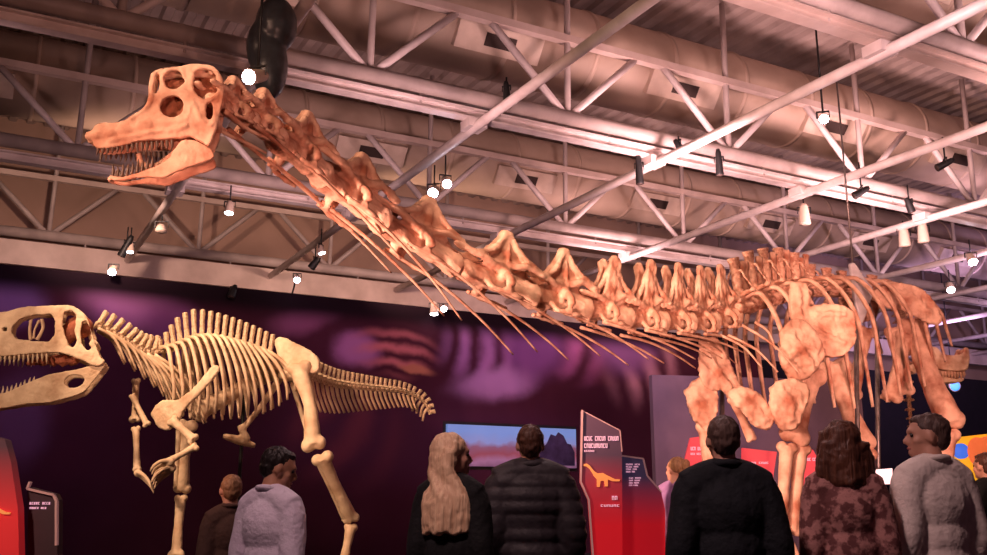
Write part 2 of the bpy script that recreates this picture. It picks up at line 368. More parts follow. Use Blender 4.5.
# open web joists right below the deck
for n, wh in ((5.0, 'directly overhead, topmost in view'), (7.0, 'above the top right corner duct'), (11.2, 'behind the top right corner duct'), (12.4, 'in front of the middle truss'), (16.6, 'just behind the middle duct'), (18.2, 'halfway between the two long ducts'), (23.0, 'behind the duct at the neck'), (25.0, 'nearest the rear wall')):
    root = empty('deck_joist', G(-12, n, 9.8), 'open web steel joist under the corrugated deck, ' + wh, 'joist', 'open web joists under the deck')
    mb = MB(); mb.bar(G(-12, n, 11.28), G(60, n, 11.28), .10, .04); mb.bar(G(-12, n, 10.96), G(60, n, 10.96), .10, .04); obj('chord', mb, M['beam'], root)
    mb = MB(); s = -12
    while s < 58: mb.bar(G(s, n, 11.28), G(s + .35, n, 10.96), .03, .03); mb.bar(G(s + .35, n, 10.96), G(s + .7, n, 11.28), .03, .03); s += .7
    obj('web', mb, M['beam'], root)
# round air ducts
def duct(n, z, r, label, s0=-12, s1=52, vents=True, off=0.0):
    root = empty('air_duct', G(s0, n, z), label, 'duct', 'round air ducts under the roof')
    smooth_obj('duct_tube', MB().tube([G(s0, n, z), G(s1, n, z)], r, 40), M['duct'], root)
    s = s0 + 1
    while s < s1:
        smooth_obj('seam_ring', MB().tube([G(s, n, z), G(s + .09, n, z)], r + .025, 40), M['duct'], root); s += 1.9
    if vents:
        for k in range(-1, 9):
            s = 12.1 + 4.3 * (k - 2) + off
            if s > s1 - 1: break
            q = G(s, n, z); side = -N; d = (side * .80 - Z * .60).normalized(); R = Matrix((U, -d.cross(U), d)).transposed()
            mb = MB(); mb.box(q + d * (r + .03), (1.75, .52, .16), R); f = obj('vent_box', mb, M['ventbox'], root)
            mb = MB(); mb.box(q + d * (r + .12), (.62, .24, .03), R); obj('vent_grille', mb, M['vent'], f)
duct(21.3, 10.05, .88, 'round tan air duct running behind the long neck with box vents')
duct(14.9, 10.05, .88, 'round tan air duct at the upper right above the middle truss')
duct(9.7, 10.05, .88, 'round tan air duct in the top right corner overhead', off=.5)

# ------------------------------------------------------------------ rig lamps
def rig_lamp(px, py, rp, Lp, aimv, mtl, label, zc=7.0, light=True, name='stage_lamp', cat='lamp', group='stage lamps on the ceiling rig', Y=None, wall=False, top=None):
    """rp, Lp: apparent radius and length in pixels; hangs at height zc from the rig, or is fixed to the mural wall"""
    if wall: c = PPl(px, py, WA + wn * .55, wn)
    else:
        rr = ray(px, py); Y = Y or (zc - EYE) / rr.z * rr.y; c = P(px, py, Y)
    r = rp * c.y / F; L = Lp * c.y / F
    d = Vector(aimv).normalized(); root = empty(name, c, label, cat, group)
    sm = M['ventbox'] if light else M['black']
    smooth_obj('housing', MB().tube([c - d * L, c - d * L * .85, c - d * L * .4, c - d * .015, c], [r * .45, r * .72, r * .9, r, r * 1.03], 20, smooth=False), sm, root)
    smooth_obj('lens', MB().tube([c - d * .004, c + d * .012, c + d * .02], [r * .88, r * .86, r * .3], 20, smooth=False), mtl, root)
    b = c - d * L * .5; sd = d.cross(Z); sd = sd.normalized() if sd.length > .1 else Vector((1, 0, 0)); zt = b.z + r * .9 + .03
    mb = MB(); mb.bar(b - sd * r * 1.15, Vector((b.x, b.y, zt)) - sd * r * 1.15, .012, .016, up=(0, 1, 0)); mb.bar(b + sd * r * 1.15, Vector((b.x, b.y, zt)) + sd * r * 1.15, .02, .03, up=(0, 1, 0))
    mb.bar(Vector((b.x, b.y, zt)) - sd * r * 1.2, Vector((b.x, b.y, zt)) + sd * r * 1.2, .03, .02); obj('yoke', mb, M['black'], root)
    if wall:
        q = Vector((b.x, b.y, zt)); e = q - wn * ((q - WA).dot(wn) - .01); e.z = min(zt, 5.9); smooth_obj('wall_arm', MB().tube([q, e], .02, 8), M['black'], root)
    elif zc > 6: smooth_obj('hanging_stem', MB().tube([(b.x, b.y, zt), (b.x, b.y, top or 7.6 if Y is None or zc < 7.2 else 7.9)], .016, 8), M['black'], root)
    else: smooth_obj('hanging_stem', MB().tube([(b.x, b.y, zt), (b.x, b.y, 11.3)], .02, 8), M['black'], root)
    return root
rig_lamp(249, 77, 9, 34, (-.32, -.85, -.45), M['lamp_white'], 'large bright white stage lamp shining above the long neck just behind the skull', Y=10.0, zc=6.2)
root = empty('projector_hood', P(272, 66, 10.9), 'dark blue-grey rounded projector hood hanging behind the bright lamp over the neck', 'projector')
q = P(270, 66, 10.9)
obj('hood', remesh(MB().ell(q, (.22, .28, .44)).ell(q + Vector((-.12, 0, .25)), (.18, .26, .36)).ell(q + Vector((.05, 0, .55)), (.26, .3, .36)), .03, 3), M['housing'], root)
smooth_obj('hanging_stem', MB().tube([q + Z * .8, (q.x, q.y, 11.3)], .03, 10), M['black'], root)
for px, py, r, L, av, mt, lb, kw in [
    (112, 272, 4.5, 12, (.1, -.7, -.6), M['lamp_white'], 'bright round stage lamp at the wall top above the theropod neck', dict(wall=True)),
    (229, 213, 5, 14, (0, -.2, -1), M['lamp_small'], 'small white can lamp hanging from the rail right of the long-necked skull', {}),
    (161, 231, 6, 7, (0, -.2, -1), M['ventbox'], 'pale pendant lamp on a stem below the long-necked skull', {}),
    (130, 252, 4, 12, (.1, -.1, -1), M['lamp_small'], 'pale can lamp beside the black tubular lamp', {}),
    (297, 280, 3.6, 8, (.1, -.6, -.6), M['lamp_white'], 'bright lamp at the wall top right of the theropod back', dict(wall=True)),
    (322, 253, 4, 9, (.3, -.1, -.9), M['lamp_small'], 'lit lamp clamped on the bracing pipe left of the neck', {}),
    (433, 193, 6, 16, (-.1, -.75, -.6), M['lamp_white'], 'left bright lamp of the pair behind the middle of the neck', {}),
    (447, 184, 5.5, 16, (.25, -.7, -.6), M['lamp_white'], 'right bright lamp of the pair behind the middle of the neck', {}),
    (434, 314, 4.5, 13, (0, -.2, -1), M['lamp_small'], 'white can lamp hanging in front of the mural top', dict(wall=True)),
    (444, 309, 3.5, 8, (.1, -.8, -.4), M['lamp_white'], 'small bright lamp beside the white can lamp by the mural', dict(wall=True)),
    (824, 119, 5.5, 14, (-.2, -.8, -.5), M['lamp_white'], 'bright oval lamp beside a duct vent at the upper right', dict(top=9.15)),
    (973, 262, 5, 14, (-.1, -.6, -.7), M['lamp_white'], 'bright violet-white lamp at the right edge of the ceiling rig', {}),
    (951, 290, 4.5, 12, (-.2, -.6, -.7), M['lamp_small'], 'distant white lamp over the horned skull', {})]:
    rig_lamp(px, py, r, L, av, mt, lb, **kw)
for px, py, L, av, lb, kw in [(507, 101, 22, (.05, .1, -1), 'black tubular spotlight on the middle truss left of the first big crossing', dict(zc=7.5)), (121, 256, 24, (-.45, .1, -.9), 'black tubular stage lamp beside the bright round lamp over the theropod neck', dict(zc=6.9)),
                         (640, 184, 34, (.05, .1, -1), 'black tubular spotlight hanging large over the neck base', dict(zc=7.05)),
                         (683, 152, 16, (.4, .1, -.6), 'black tubular spotlight on the crossing above the neck base', dict(zc=7.6)), (720, 175, 28, (.05, .1, -1), 'black tubular spotlight hanging right of the neck base crossing', dict(zc=7.1)),
                         (854, 196, 18, (-.8, .1, -.45), 'black angled spotlight on the bracing pipe over the hip', dict(zc=7.2)), (912, 212, 16, (.3, .1, -.9), 'black hooked spotlight on the right end of the middle truss', dict(zc=7.3)),
                         (937, 168, 20, (-.8, .1, -.4), 'black horizontal spotlight under the right duct', dict(zc=7.3, top=11.3)), (231, 297, 14, (-.2, -.3, -1), 'black spotlight fixed to the wall top over the theropod back', dict(wall=True)),
                         (311, 268, 14, (-.6, .1, -.8), 'black spotlight clamped beside the lit lamp left of the neck', dict(zc=6.9))]:
    rig_lamp(px, py, 4.2, L, av, M['vent'], lb, light=False, **kw)
for px, py, lb in [(805, 224, 'beige cylindrical downlight left of the double crossing over the ribs'), (905, 246, 'beige cylindrical downlight left under the right crossing'), (924, 242, 'beige cylindrical downlight right under the right crossing')]:
    rig_lamp(px, py, 6, 22, (0, 0, -1), M['ventbox'], lb, zc=7.0)
rig_lamp(955, 386, 5.5, 10, (-.1, -1, -.1), M['lamp_blue'], 'glowing blue lamp in the dark at the far right', Y=34.0, zc=5)

# ------------------------------------------------------------------ platforms
def slab(name, pts, z0, z1, m, **k):
    mb = MB(); n = len(pts); mb.add([(x, y, z1) for x, y in pts] + [(x, y, z0) for x, y in pts],
        [tuple(range(n)), tuple(range(2 * n - 1, n - 1, -1))] + [(i, i + n, (i + 1) % n + n, (i + 1) % n) for i in range(n)])
    return obj(name, mb, m, **k)
PLZ = .35
slab('display_platform', [(-6.6, 10.4), (-1.2, 10.4), (0.2, 12.6), (-.6, 14.6), (-6.8, 14.4)], 0, PLZ, M['plinth'], label='low black display platform under the theropod skeleton', cat='platform')
slab('display_platform', [(1.6, 11.2), (6.5, 11.0), (9.6, 13.6), (10.2, 17.6), (5.4, 18.6), (1.8, 14.4)], 0, PLZ, M['plinth'], label='low black display platform under the long-necked skeleton', cat='platform')

# ------------------------------------------------------------------ bones
def longbone(a, b, r, e0=1.8, e1=1.8, bow=(0, 0, 0), flat=1.0, side=None, vox=None, rough=.012):
    a = Vector(a); b = Vector(b); t = (b - a).normalized(); sd = Vector(side) if side is not None else Vector((1, 0, 0))
    sd = (sd - t * sd.dot(t)).normalized(); bw = Vector(bow)
    mb = MB(); L = (b - a).length
    mb.tube([a, a + (b - a) * .12, a + (b - a) * .5 + bw, a + (b - a) * .88, b], [r * e0 * .75, r * 1.25, r, r * 1.25, r * e1 * .75], 14, flat=flat)
    for c, e, k in ((a, e0, 1), (b, e1, -1)):
        for s_ in (-1, 1): mb.ell(c + sd * s_ * r * e * .5 + t * k * r * .3, (r * e * .62, r * e * .6, r * e * .62))
    return remesh(mb, vox or r * .26, 2, rough=rough * r * 8, rsc=5)
class PlaneMap:
    def __init__(s, px, py, Y, nrm):
        s.O = P(px, py, Y); s.n = Vector(nrm).normalized(); s.u = Z.cross(s.n).normalized() * -1
        if s.u.x < 0: s.u = -s.u
    def uv(s, px, py): q = PPl(px, py, s.O, s.n) - s.O; return (q.dot(s.u), q.z)
    off = 0.0
    def w(s, v): return s.O + s.u * v.x + Z * v.y + s.n * (v.z - s.off)
def bone_plate(pm, outline, holes, th, vox, lat=0.0, bulge=0.0, extra=None, smooth=3, rough=.006):
    o = [pm.uv(*p) for p in outline]; h = [[pm.uv(*p) for p in H_] for H_ in holes]
    o = [(p.x, p.y) for p in spl([(a, b, 0) for a, b in o] + [(o[0][0], o[0][1], 0)], 4)][:-1]
    mb = MB(); mb.plate(o, h, th)
    if extra: extra(mb, pm)
    cx = sum(a for a, b in o) / len(o); cy = sum(b for a, b in o) / len(o); R_ = max(math.hypot(a - cx, b - cy) for a, b in o)
    def fn(v):
        z = v.z + (lat(v) if callable(lat) else lat)
        if bulge: z += bulge * (1 - min(1, ((v.x - cx) ** 2 + (v.y - cy) ** 2) / R_ ** 2))
        return pm.w(Vector((v.x, v.y, z)))
    return remesh(mb, vox, smooth, fn, rough, 14)

# ================================================================== long-necked skeleton
sa = empty('sauropod_skeleton', P(790, 500, 13.4) * 1 , 'giant rust-orange long-necked dinosaur skeleton, its neck reaching over the whole hall', 'skeleton')
sa.location.z = PLZ; W[sa.name] = sa.location.copy()
BR = M['bone_red']
# skull
pm = PlaneMap(160, 130, 6.6, (.20, -1, 0)); pm.off = .10; cs = 3.967
def S1(L): return [(80 + x / cs, 50 + y / cs) for x, y in L]
cran = S1([(42, 350), (43, 312), (70, 286), (160, 280), (230, 250), (268, 220), (276, 150), (284, 92), (308, 70), (390, 62), (450, 52), (520, 60), (556, 90), (572, 150), (562, 230), (548, 290), (532, 340), (512, 385), (485, 372), (440, 348), (400, 355), (330, 358), (250, 360), (180, 375), (100, 385), (58, 378)])
hol = [S1(ring(372, 117, 44, 38)), S1(ring(302, 128, 12, 44, rot=.12)), S1(ring(498, 128, 52, 70, rot=-.08)), S1(ring(366, 228, 48, 46)), S1(ring(514, 244, 15, 40))]
def latw(sgn):
    def f(v):
        u = v.x; k = min(1, max(0, (u + .50) / .62)); base = .055 + .12 * k ** .8
        top = min(1, max(0, (v.y + .02) / .42)); return sgn * (base * .72 - .05 * top * top)
    return f
def snout(mb, pm):
    for (a, b, r) in ((60, 330, 28), (110, 330, 30), (180, 318, 30), (260, 300, 30), (330, 300, 28)):
        u, v = pm.uv(80 + a / cs, 50 + b / cs); mb.ell((u, v, 0), (.085, r / cs / 150, .034))
    def rim(pts, r): mb.tube([Vector((*pm.uv(80 + a / cs, 50 + b / cs), .012)) for a, b in pts], r, 8)
    rim([(448, 95), (440, 140), (462, 190), (500, 205), (540, 190), (556, 140), (540, 85), (500, 66), (455, 75)], .020)
    rim([(415, 110), (400, 80), (360, 72), (330, 90), (326, 125), (345, 158), (385, 160), (412, 140)], .016)
    rim([(290, 85), (282, 140), (280, 200), (260, 235), (200, 275)], .022)
    rim([(330, 170), (420, 165), (450, 190), (440, 240), (420, 285), (360, 290), (310, 270)], .018)
    rim([(450, 210), (480, 280), (520, 310), (540, 260)], .02); rim([(430, 310), (380, 325), (300, 330), (200, 345), (110, 360)], .024)
cm = bone_plate(pm, cran, hol, .040, .0085, latw(1), extra=snout)
sk = obj('skull', cm, BR, sa)
obj('skull_far_side', bone_plate(pm, cran, hol, .040, .011, latw(-1), extra=snout), BR, sa)
# roof and palate struts tying both sides together
mb = MB()
def cross(px_, py_, r, w=None):
    u, v = pm.uv(80 + px_ / cs, 50 + py_ / cs); q = Vector((u, v, 0)); a = latw(1)(q) if w is None else w
    mb.tube([pm.w(Vector((u, v, a))), pm.w(Vector((u, v + .01, 0))), pm.w(Vector((u, v, -a)))], r, 10)
for x, y, r in [(52, 330, .040), (62, 350, .03), (90, 312, .035), (130, 305, .035), (170, 302, .035), (210, 290, .035), (250, 262, .032), (282, 225, .028), (300, 85, .022), (350, 72, .02), (430, 75, .03), (460, 68, .03), (520, 78, .03), (560, 150, .03), (555, 210, .034), (540, 280, .03), (440, 200, .045), (470, 250, .05), (420, 300, .03), (250, 340, .025), (170, 355, .025), (110, 365, .03)]: cross(x, y, r)
for pts in ([(300, 85), (350, 72), (430, 75), (520, 78), (560, 150), (550, 240)], [(60, 330), (130, 305), (210, 290), (282, 225)]):
    q = [pm.w(Vector((*pm.uv(80 + x / cs, 50 + y / cs), 0))) for x, y in pts]; mb.tube(q, .035, 10)
obj('skull_roof', remesh(mb, .012, 3), BR, sa)
obj('cavity_sheet', bone_plate(pm, S1([(150, 330), (260, 285), (300, 230), (310, 110), (400, 90), (520, 90), (545, 150), (535, 230), (515, 310), (480, 345), (300, 345)]), [], .05, .014, 0, .0, rough=.03), M['cavity'], sa)  # added dark sheet behind the openings, shaded inside put into its colour
u, v = pm.uv(80 + 505 / cs, 50 + 190 / cs)
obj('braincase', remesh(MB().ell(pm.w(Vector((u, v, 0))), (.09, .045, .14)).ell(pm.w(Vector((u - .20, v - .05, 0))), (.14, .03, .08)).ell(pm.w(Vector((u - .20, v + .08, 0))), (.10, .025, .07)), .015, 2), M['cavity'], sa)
jaw = S1([(112, 490), (160, 496), (230, 484), (300, 460), (352, 432), (372, 400), (400, 366), (450, 360), (510, 388), (530, 412), (522, 436), (450, 460), (380, 486), (330, 505), (240, 502), (150, 512), (116, 502)])
def latj(sgn):
    return lambda v: sgn * (.04 + .065 * min(1, max(0, (v.x + .36) / .5)))
jw = obj('lower_jaw', bone_plate(pm, jaw, [], .034, .008, latj(1)), BR, sa)
obj('lower_jaw_far_side', bone_plate(pm, jaw, [], .034, .010, latj(-1)), BR, sa)
def teeth(pm, pts, ln, r, lat, up, S_, m, parent, name):
    for x, y in pts:
        (u, v), = [pm.uv(*q) for q in S_([(x, y)])]; l = ln * random.uniform(.8, 1.15); q = Vector((u, v, 0)); a = lat(q)
        smooth_obj(name, MB().tube([pm.w(Vector((u, v, a))), pm.w(Vector((u + .004, v + up * l * .5, a))), pm.w(Vector((u + random.uniform(-.006, .01), v + up * l, a * .93)))], [r, r * .95, r * .15], 7), m, parent)
for sg in (1, -1):
    teeth(pm, [(x, 374 - (x - 70) * .04) for x in range(66, 380, 20)], .075, .012, latw(sg), -1, S1, M['tooth'], sa, 'upper_tooth')
    teeth(pm, [(x, 494 - max(0, x - 160) * .22) for x in range(122, 300, 20)], .10, .012, latj(sg), 1, S1, M['tooth'], sa, 'lower_tooth')
mb = MB(); a, b = pm.uv(80 + 120 / cs, 50 + 497 / cs); mb.tube([pm.w(Vector((a, b, .05))), pm.w(Vector((a - .02, b, 0))), pm.w(Vector((a, b, -.05)))], .018, 8)
smooth_obj('chin', mb, BR, sa)
q = [pm.w(Vector((*pm.uv(80 + x / cs, 50 + y / cs), .02))) for x, y in [(225, 395), (240, 440), (290, 450), (340, 420), (385, 385)]]
obj('jaw_inner_bone', remesh(MB().tube(q, [.018, .028, .03, .028, .03], 8), .01, 1), BR, sa)

# neck vertebra shapes in unit space: x to the tail, z up
def cervical(spine_h, bifid=False):
    mb = MB()
    mb.tube([(-.58, 0, 0), (-.50, 0, 0), (-.3, 0, .0), (0, 0, -.02), (.30, 0, 0), (.47, 0, 0)], [.07, .15, .13, .10, .14, .19], 14)
    mb.tube([(-.36, 0, .10), (0, 0, .16), (.36, 0, .12)], [.07, .085, .08], 10)
    for s_ in (-1, 1):
        mb.tube([(0, .06 * s_, .18), (-.30, .13 * s_, .20), (-.66, .13 * s_, .24)], [.07, .055, .045], 8)
        mb.ell((-.66, .13 * s_, .25), (.07, .05, .035))
        mb.tube([(0, .07 * s_, .22), (.25, .15 * s_, .30), (.46, .15 * s_, .27)], [.06, .05, .045], 8)
        mb.ell((.46, .15 * s_, .26), (.08, .055, .04))
        # laminae to the spine tip
        top = Vector((.02, (.13 if bifid else .02) * s_, spine_h))
        mb.tube([top, (.2, .10 * s_, spine_h * .62), (.42, .15 * s_, .29)], [.05, .045, .055], 8)
        mb.tube([top, (-.18, .09 * s_, spine_h * .55), (-.42, .13 * s_, .24)], [.05, .042, .045], 8)
        mb.tube([top, (.02, .09 * s_, .2)], [.05, .05], 8, flat=.6)
        # transverse wing and rib boss
        mb.tube([(0, .05 * s_, .14), (-.04, .24 * s_, .04), (-.05, .30 * s_, -.08)], [.09, .06, .05], 8)
        mb.tube([(-.25, .08 * s_, -.05), (-.16, .2 * s_, -.17), (-.03, .29 * s_, -.12)], [.04, .035, .04], 8)
        mb.tube([(-.28, .22 * s_, -.17), (0, .27 * s_, -.18), (.3, .25 * s_, -.19)], [.03, .035, .022], 8)
    top = spine_h
    if not bifid:
        o = [(-.30, .16), (-.12, top * .62), (-.05, top), (.09, top), (.18, top * .78), (.33, .24), (.2, .1), (-.2, .1)]
        mb.plate(o, [], .12, lambda v: Vector((v.x, v.z, v.y)))
    else:
        for s_ in (-1, 1):
            o = [(-.26, .16), (-.12, top * .5), (-.10, top * .95), (.02, top * 1.03), (.14, top * .95), (.16, top * .55), (.34, .22), (.1, .1)]
            mb.plate(o, [], .085, lambda v: Vector((v.x, v.z + s_ * (.05 + .10 * min(1, v.y / top)), v.y)))
    return remesh(mb, .022, 2, rough=.022, rsc=6)
CV = cervical(.60); CV2 = cervical(.72); CVB = cervical(.90, True)
for m_ in (CV, CV2, CVB): m_.materials.append(BR)
neck = [(232, 112, 6.98, .36, 2.2), (260, 127, 7.35, .42, 1.5), (300, 158, 7.95, .46, 1.15), (353, 200, 8.65, .50, 1.0), (420, 246, 9.5, .56, .98), (500, 284, 10.35, .62, 1.0), (560, 303, 11.0, .66, 1.0),
        (608, 314, 11.4, .70, 1), (647, 320, 11.75, .74, 1), (677, 322, 12.05, .74, 1), (702, 322, 12.35, .72, 1), (724, 318, 12.6, .70, 1)]
NC = [P(a, b, c) for a, b, c, *_ in neck]; neckc = spl(NC, 8)
for i, (a, b, Y, h, _) in enumerate(neck):
    c = NC[i]; p0 = NC[max(i - 1, 0)]; p1 = NC[min(i + 1, len(NC) - 1)]; t = p1 - p0; L = t.length / (2 if 0 < i < len(NC) - 1 else 1)
    me = CV if i < 4 else CV2 if i < 7 else CVB
    hh = h / {True: .60}.get(me is CV, .72 if me is CV2 else .90)
    L = max(L, .50) * 1.04; wy = min(hh, .95) * .95
    obj('neck_vertebra', me, None, sa, frame(c, t, Z, L, wy, hh * (1.0 if i > 1 else .8)))
# cervical ribs: long thin rods trailing under the neck
def cervrib(i, s_, ln, drop, r=.014):
    c = NC[i]; t = (NC[min(i + 1, len(NC) - 1)] - NC[max(i - 1, 0)]).normalized(); y = Z.cross(t).normalized(); up = t.cross(y).normalized(); h = neck[i][3]
    a = c + y * s_ * h * .30 - up * h * .24 - t * .25
    return MB().tube([a, a + t * ln * .35 - up * .05, a + t * ln * .7 - up * drop * .45 - Z * .02, a + t * ln - up * drop], [r * 1.6, r * 1.2, r, r * .6], 7)
for i, ln, dr in [(0, 1.0, .05), (1, 1.7, .12), (2, 2.0, .22), (3, 2.1, .42), (4, 2.0, .38), (5, 1.9, .35), (6, 1.8, .42), (7, 1.6, .35), (8, 1.5, .3), (9, 1.2, .3), (10, 1.0, .35)]:
    for s_ in (-1, 1):
        smooth_obj('neck_rib', cervrib(i, s_, ln * random.uniform(.85, 1.1), dr * random.uniform(.7, 1.2)), BR, sa)
# a few hanging splints on the right of the neck base
for x0, y0, x1, y1, Y in [(728, 335, 778, 372, 12.3), (742, 325, 800, 374, 12.3), (720, 335, 762, 368, 12.25), (755, 322, 776, 350, 12.3)]:
    smooth_obj('neck_rib', MB().tube([P(x0, y0, Y), P((x0 + x1) / 2 + 3, (y0 + y1) / 2 - 4, Y), P(x1, y1, Y)], [.02, .016, .01], 7), BR, sa)
# back
def dorsal(hs):
    mb = MB(); mb.tube([(-.5, 0, 0), (-.42, 0, 0), (0, 0, 0), (.42, 0, 0), (.5, 0, 0)], [.3, .48, .36, .48, .44], 14)
    mb.tube([(0, 0, .3), (0, 0, .8), (.1, 0, hs * .8), (.1, 0, hs)], [.36, .30, .26, .34], 10, flat=.8, up=(1, 0, 0))
    for s_ in (-1, 1):
        mb.tube([(0, .1 * s_, .7), (-.05, .6 * s_, .85), (0, 1.1 * s_, .95)], [.2, .15, .12], 8)
        mb.tube([(0, 1.0 * s_, .95), (.1, .3 * s_, hs * .75)], [.06, .08], 8)
        mb.ell((.4, .2 * s_, .6), .14); mb.ell((-.4, .2 * s_, .6), .14)
    return remesh(mb, .07, 2, rough=.05, rsc=3)
DL = dorsal(2.9); DL.materials.append(BR)
back = [(742, 308, 12.8, .62), (757, 303, 13.1, .66), (771, 299, 13.4, .66), (785, 296, 13.7, .64), (799, 294, 14.0, .56), (813, 293, 14.4, .40), (828, 293, 14.8, .36), (843, 294, 15.2, .34), (858, 295, 15.6, .34), (873, 297, 16.0, .34), (888, 301, 16.45, .34), (902, 306, 16.9, .34)]
BC = [P(a, b, c) for a, b, c, _ in back]
for i, (a, b, Y, h) in enumerate(back):
    t = BC[min(i + 1, len(BC) - 1)] - BC[max(i - 1, 0)]; L = t.length / 2 if 0 < i < len(BC) - 1 else t.length
    obj('back_vertebra', DL, None, sa, frame(BC[i], t, Z, L * .95, .24, h / 2.6))
    for fr in ((.16, .34) if i < 5 else ()):   # split spine tips beside the main one
        mid = BC[i] + t * fr + Z * random.uniform(-.03, .03); mb = MB(); mb.tube([mid + Z * .15, mid + Z * .45, mid + Z * (h + .02)], [.07, .065, .095], 8, flat=.55, up=t); obj('spine_tip', remesh(mb, .02, 2, rough=.01), BR, sa)
bt = (BC[-1] - BC[2]).normalized(); blat = Vector((bt.y, -bt.x, 0)).normalized()   # towards the viewer's side
def rib(c, s_, hw, drop, back_, r=.035, lo=1.0):
    pts = [c + Z * .12, c + blat * s_ * hw * .55 + Z * .16 + bt * back_ * .05, c + blat * s_ * hw * .95 - Z * drop * .22 + bt * back_ * .3, c + blat * s_ * hw - Z * drop * .6 + bt * back_ * .6, c + blat * s_ * hw * lo - Z * drop + bt * back_]
    return MB().tube(pts, [r * 1.6, r * 1.3, r * 1.25, r * 1.15, r * .8], 8, flat=.75, up=bt)
for i in range(0, 12):
    for s_ in (-1, 1):
        hw = [.5, .6, .68, .76, .82, .84, .84, .8, .78, .75, .7, .62][i]; dr = [1.1, 1.45, 1.6, 1.7, 1.75, 1.75, 1.7, 1.65, 1.6, 1.45, 1.15, .8][i]
        smooth_obj('rib', rib(BC[i], s_, hw, dr, .25 + i * .02, .036), BR, sa)
# tail, carried away behind the hips
td = Vector((.42, 1, 0)).normalized(); tl_ = [BC[-1], BC[-1] + td * .8 - Z * .02, BC[-1] + td * 2.0 - Z * .5, BC[-1] + td * 3.6 - Z * 1.2, BC[-1] + td * 5.5 - Z * 1.9]; tl_ = spl(tl_, 5)
for i in range(1, len(tl_) - 1):
    k = 1 - i / len(tl_); obj('tail_vertebra', DL, None, sa, frame(tl_[i], tl_[i + 1] - tl_[i - 1], Z, (tl_[i + 1] - tl_[i]).length * .9, .06 + .16 * k, .03 + .11 * k))

# shoulder and limb bones
def side_plate(name, pts, Y, th=.07, nrm=(.1, -1, 0), vox=.020, bulge=.03, holes=[], rim=.035, ridges=()):
    """broad flat bone with a thick rim and optional ridges"""
    cx = sum(p[0] for p in pts) / len(pts); cy = sum(p[1] for p in pts) / len(pts); pm = PlaneMap(cx, cy, Y, nrm)
    def ex(mb, pm):
        q = [Vector((*pm.uv(cx + (x - cx) * .93, cy + (y - cy) * .93), .02)) for x, y in pts]; mb.tube(q + [q[0]], rim, 8)
        for rd in ridges: mb.tube([Vector((*pm.uv(x, y), .05)) for x, y in rd], [rim * 1.1] * len(rd), 8)
    return obj(name, bone_plate(pm, pts, holes, th, vox, 0, bulge, extra=ex, smooth=3, rough=.022), BR, sa)
def C(L, ox=670, oy=240, k=2.312): return [(ox + x / k, oy + y / k) for x, y in L]
side_plate('shoulder_blade', C([(278, 100), (308, 100), (312, 160), (345, 152), (412, 160), (428, 205), (418, 250), (385, 272), (352, 262), (328, 225), (296, 205), (276, 170)]), 12.75, .09, ridges=[C([(292, 110), (298, 180), (340, 215), (400, 240)]), C([(330, 175), (400, 175)])])
side_plate('coracoid', C([(255, 212), (276, 188), (300, 184), (325, 205), (348, 245), (352, 270), (338, 292), (312, 322), (284, 322), (262, 300), (250, 258)]), 12.5, .11, bulge=.06, ridges=[C([(270, 220), (300, 260), (325, 300)]), C([(260, 290), (300, 250), (335, 260)])])
side_plate('breast_plate', C([(230, 345), (248, 328), (280, 322), (312, 336), (316, 360), (302, 400), (288, 434), (262, 440), (244, 420), (230, 385)]), 12.35, .12, bulge=.06, ridges=[C([(250, 345), (275, 380), (270, 425)])])
side_plate('breast_plate', C([(130, 352), (165, 342), (200, 360), (228, 395), (236, 420), (222, 436), (196, 430), (172, 402), (150, 382)]), 12.4, .12, bulge=.05, ridges=[C([(150, 365), (190, 390), (220, 420)])])
side_plate('shoulder_blade', C([(72, 222), (104, 228), (122, 262), (148, 318), (162, 350), (150, 376), (136, 366), (118, 342), (98, 348), (74, 332), (66, 296)]), 12.95, .10, ridges=[C([(88, 235), (100, 290), (140, 350)])])
side_plate('upper_arm_bone', C([(34, 350), (68, 318), (100, 340), (106, 372), (98, 420), (84, 446), (66, 430), (46, 398)]), 13.0, .16, bulge=.06, ridges=[C([(50, 350), (75, 385), (80, 430)])])
obj('forearm_bone', longbone(P(706, 425, 13.0), P(714, 520, 13.0), .09, 1.5, 1.5), BR, sa)
obj('forearm_bone', longbone(P(733, 398, 12.85), P(752, 440, 12.8), .055, 1.5, 1.2), BR, sa)
def foot(c, r, nt=5, dirv=(-.6, -.8, 0)):
    d = Vector(dirv).normalized(); sd = Vector((-d.y, d.x, 0)); c = Vector(c); mb = MB(); z = c.z - PLZ
    for k in range(nt):
        a = (k - (nt - 1) / 2) / nt * 2.2; q = d * math.cos(a) + sd * math.sin(a)
        mb.tube([c, c + q * r * .55 - Z * z * .45, c + q * r * .85 - Z * (z - .06)], [r * .22, r * .17, r * .2], 8); mb.tube([c + q * r * .8 - Z * (z - .06), c + q * r * 1.25 - Z * (z - .045)], [r * .18, r * .06], 8)
    return remesh(mb, r * .08, 2)
# near fore limb
obj('upper_arm_bone', longbone(P(812, 372, 12.9), P(794, 438, 12.7), .115, 1.7, 1.7), BR, sa)
obj('forearm_bone', longbone(P(787, 446, 12.65), P(780, 532, 12.6), .075, 1.7, 1.5), BR, sa)
obj('forearm_bone', longbone(P(801, 447, 12.75), P(792, 532, 12.7), .075, 1.7, 1.5), BR, sa)
obj('fore_foot', foot(P(786, 538, 12.65), .36), BR, sa); obj('fore_foot', foot(P(714, 528, 13.0), .34), BR, sa)
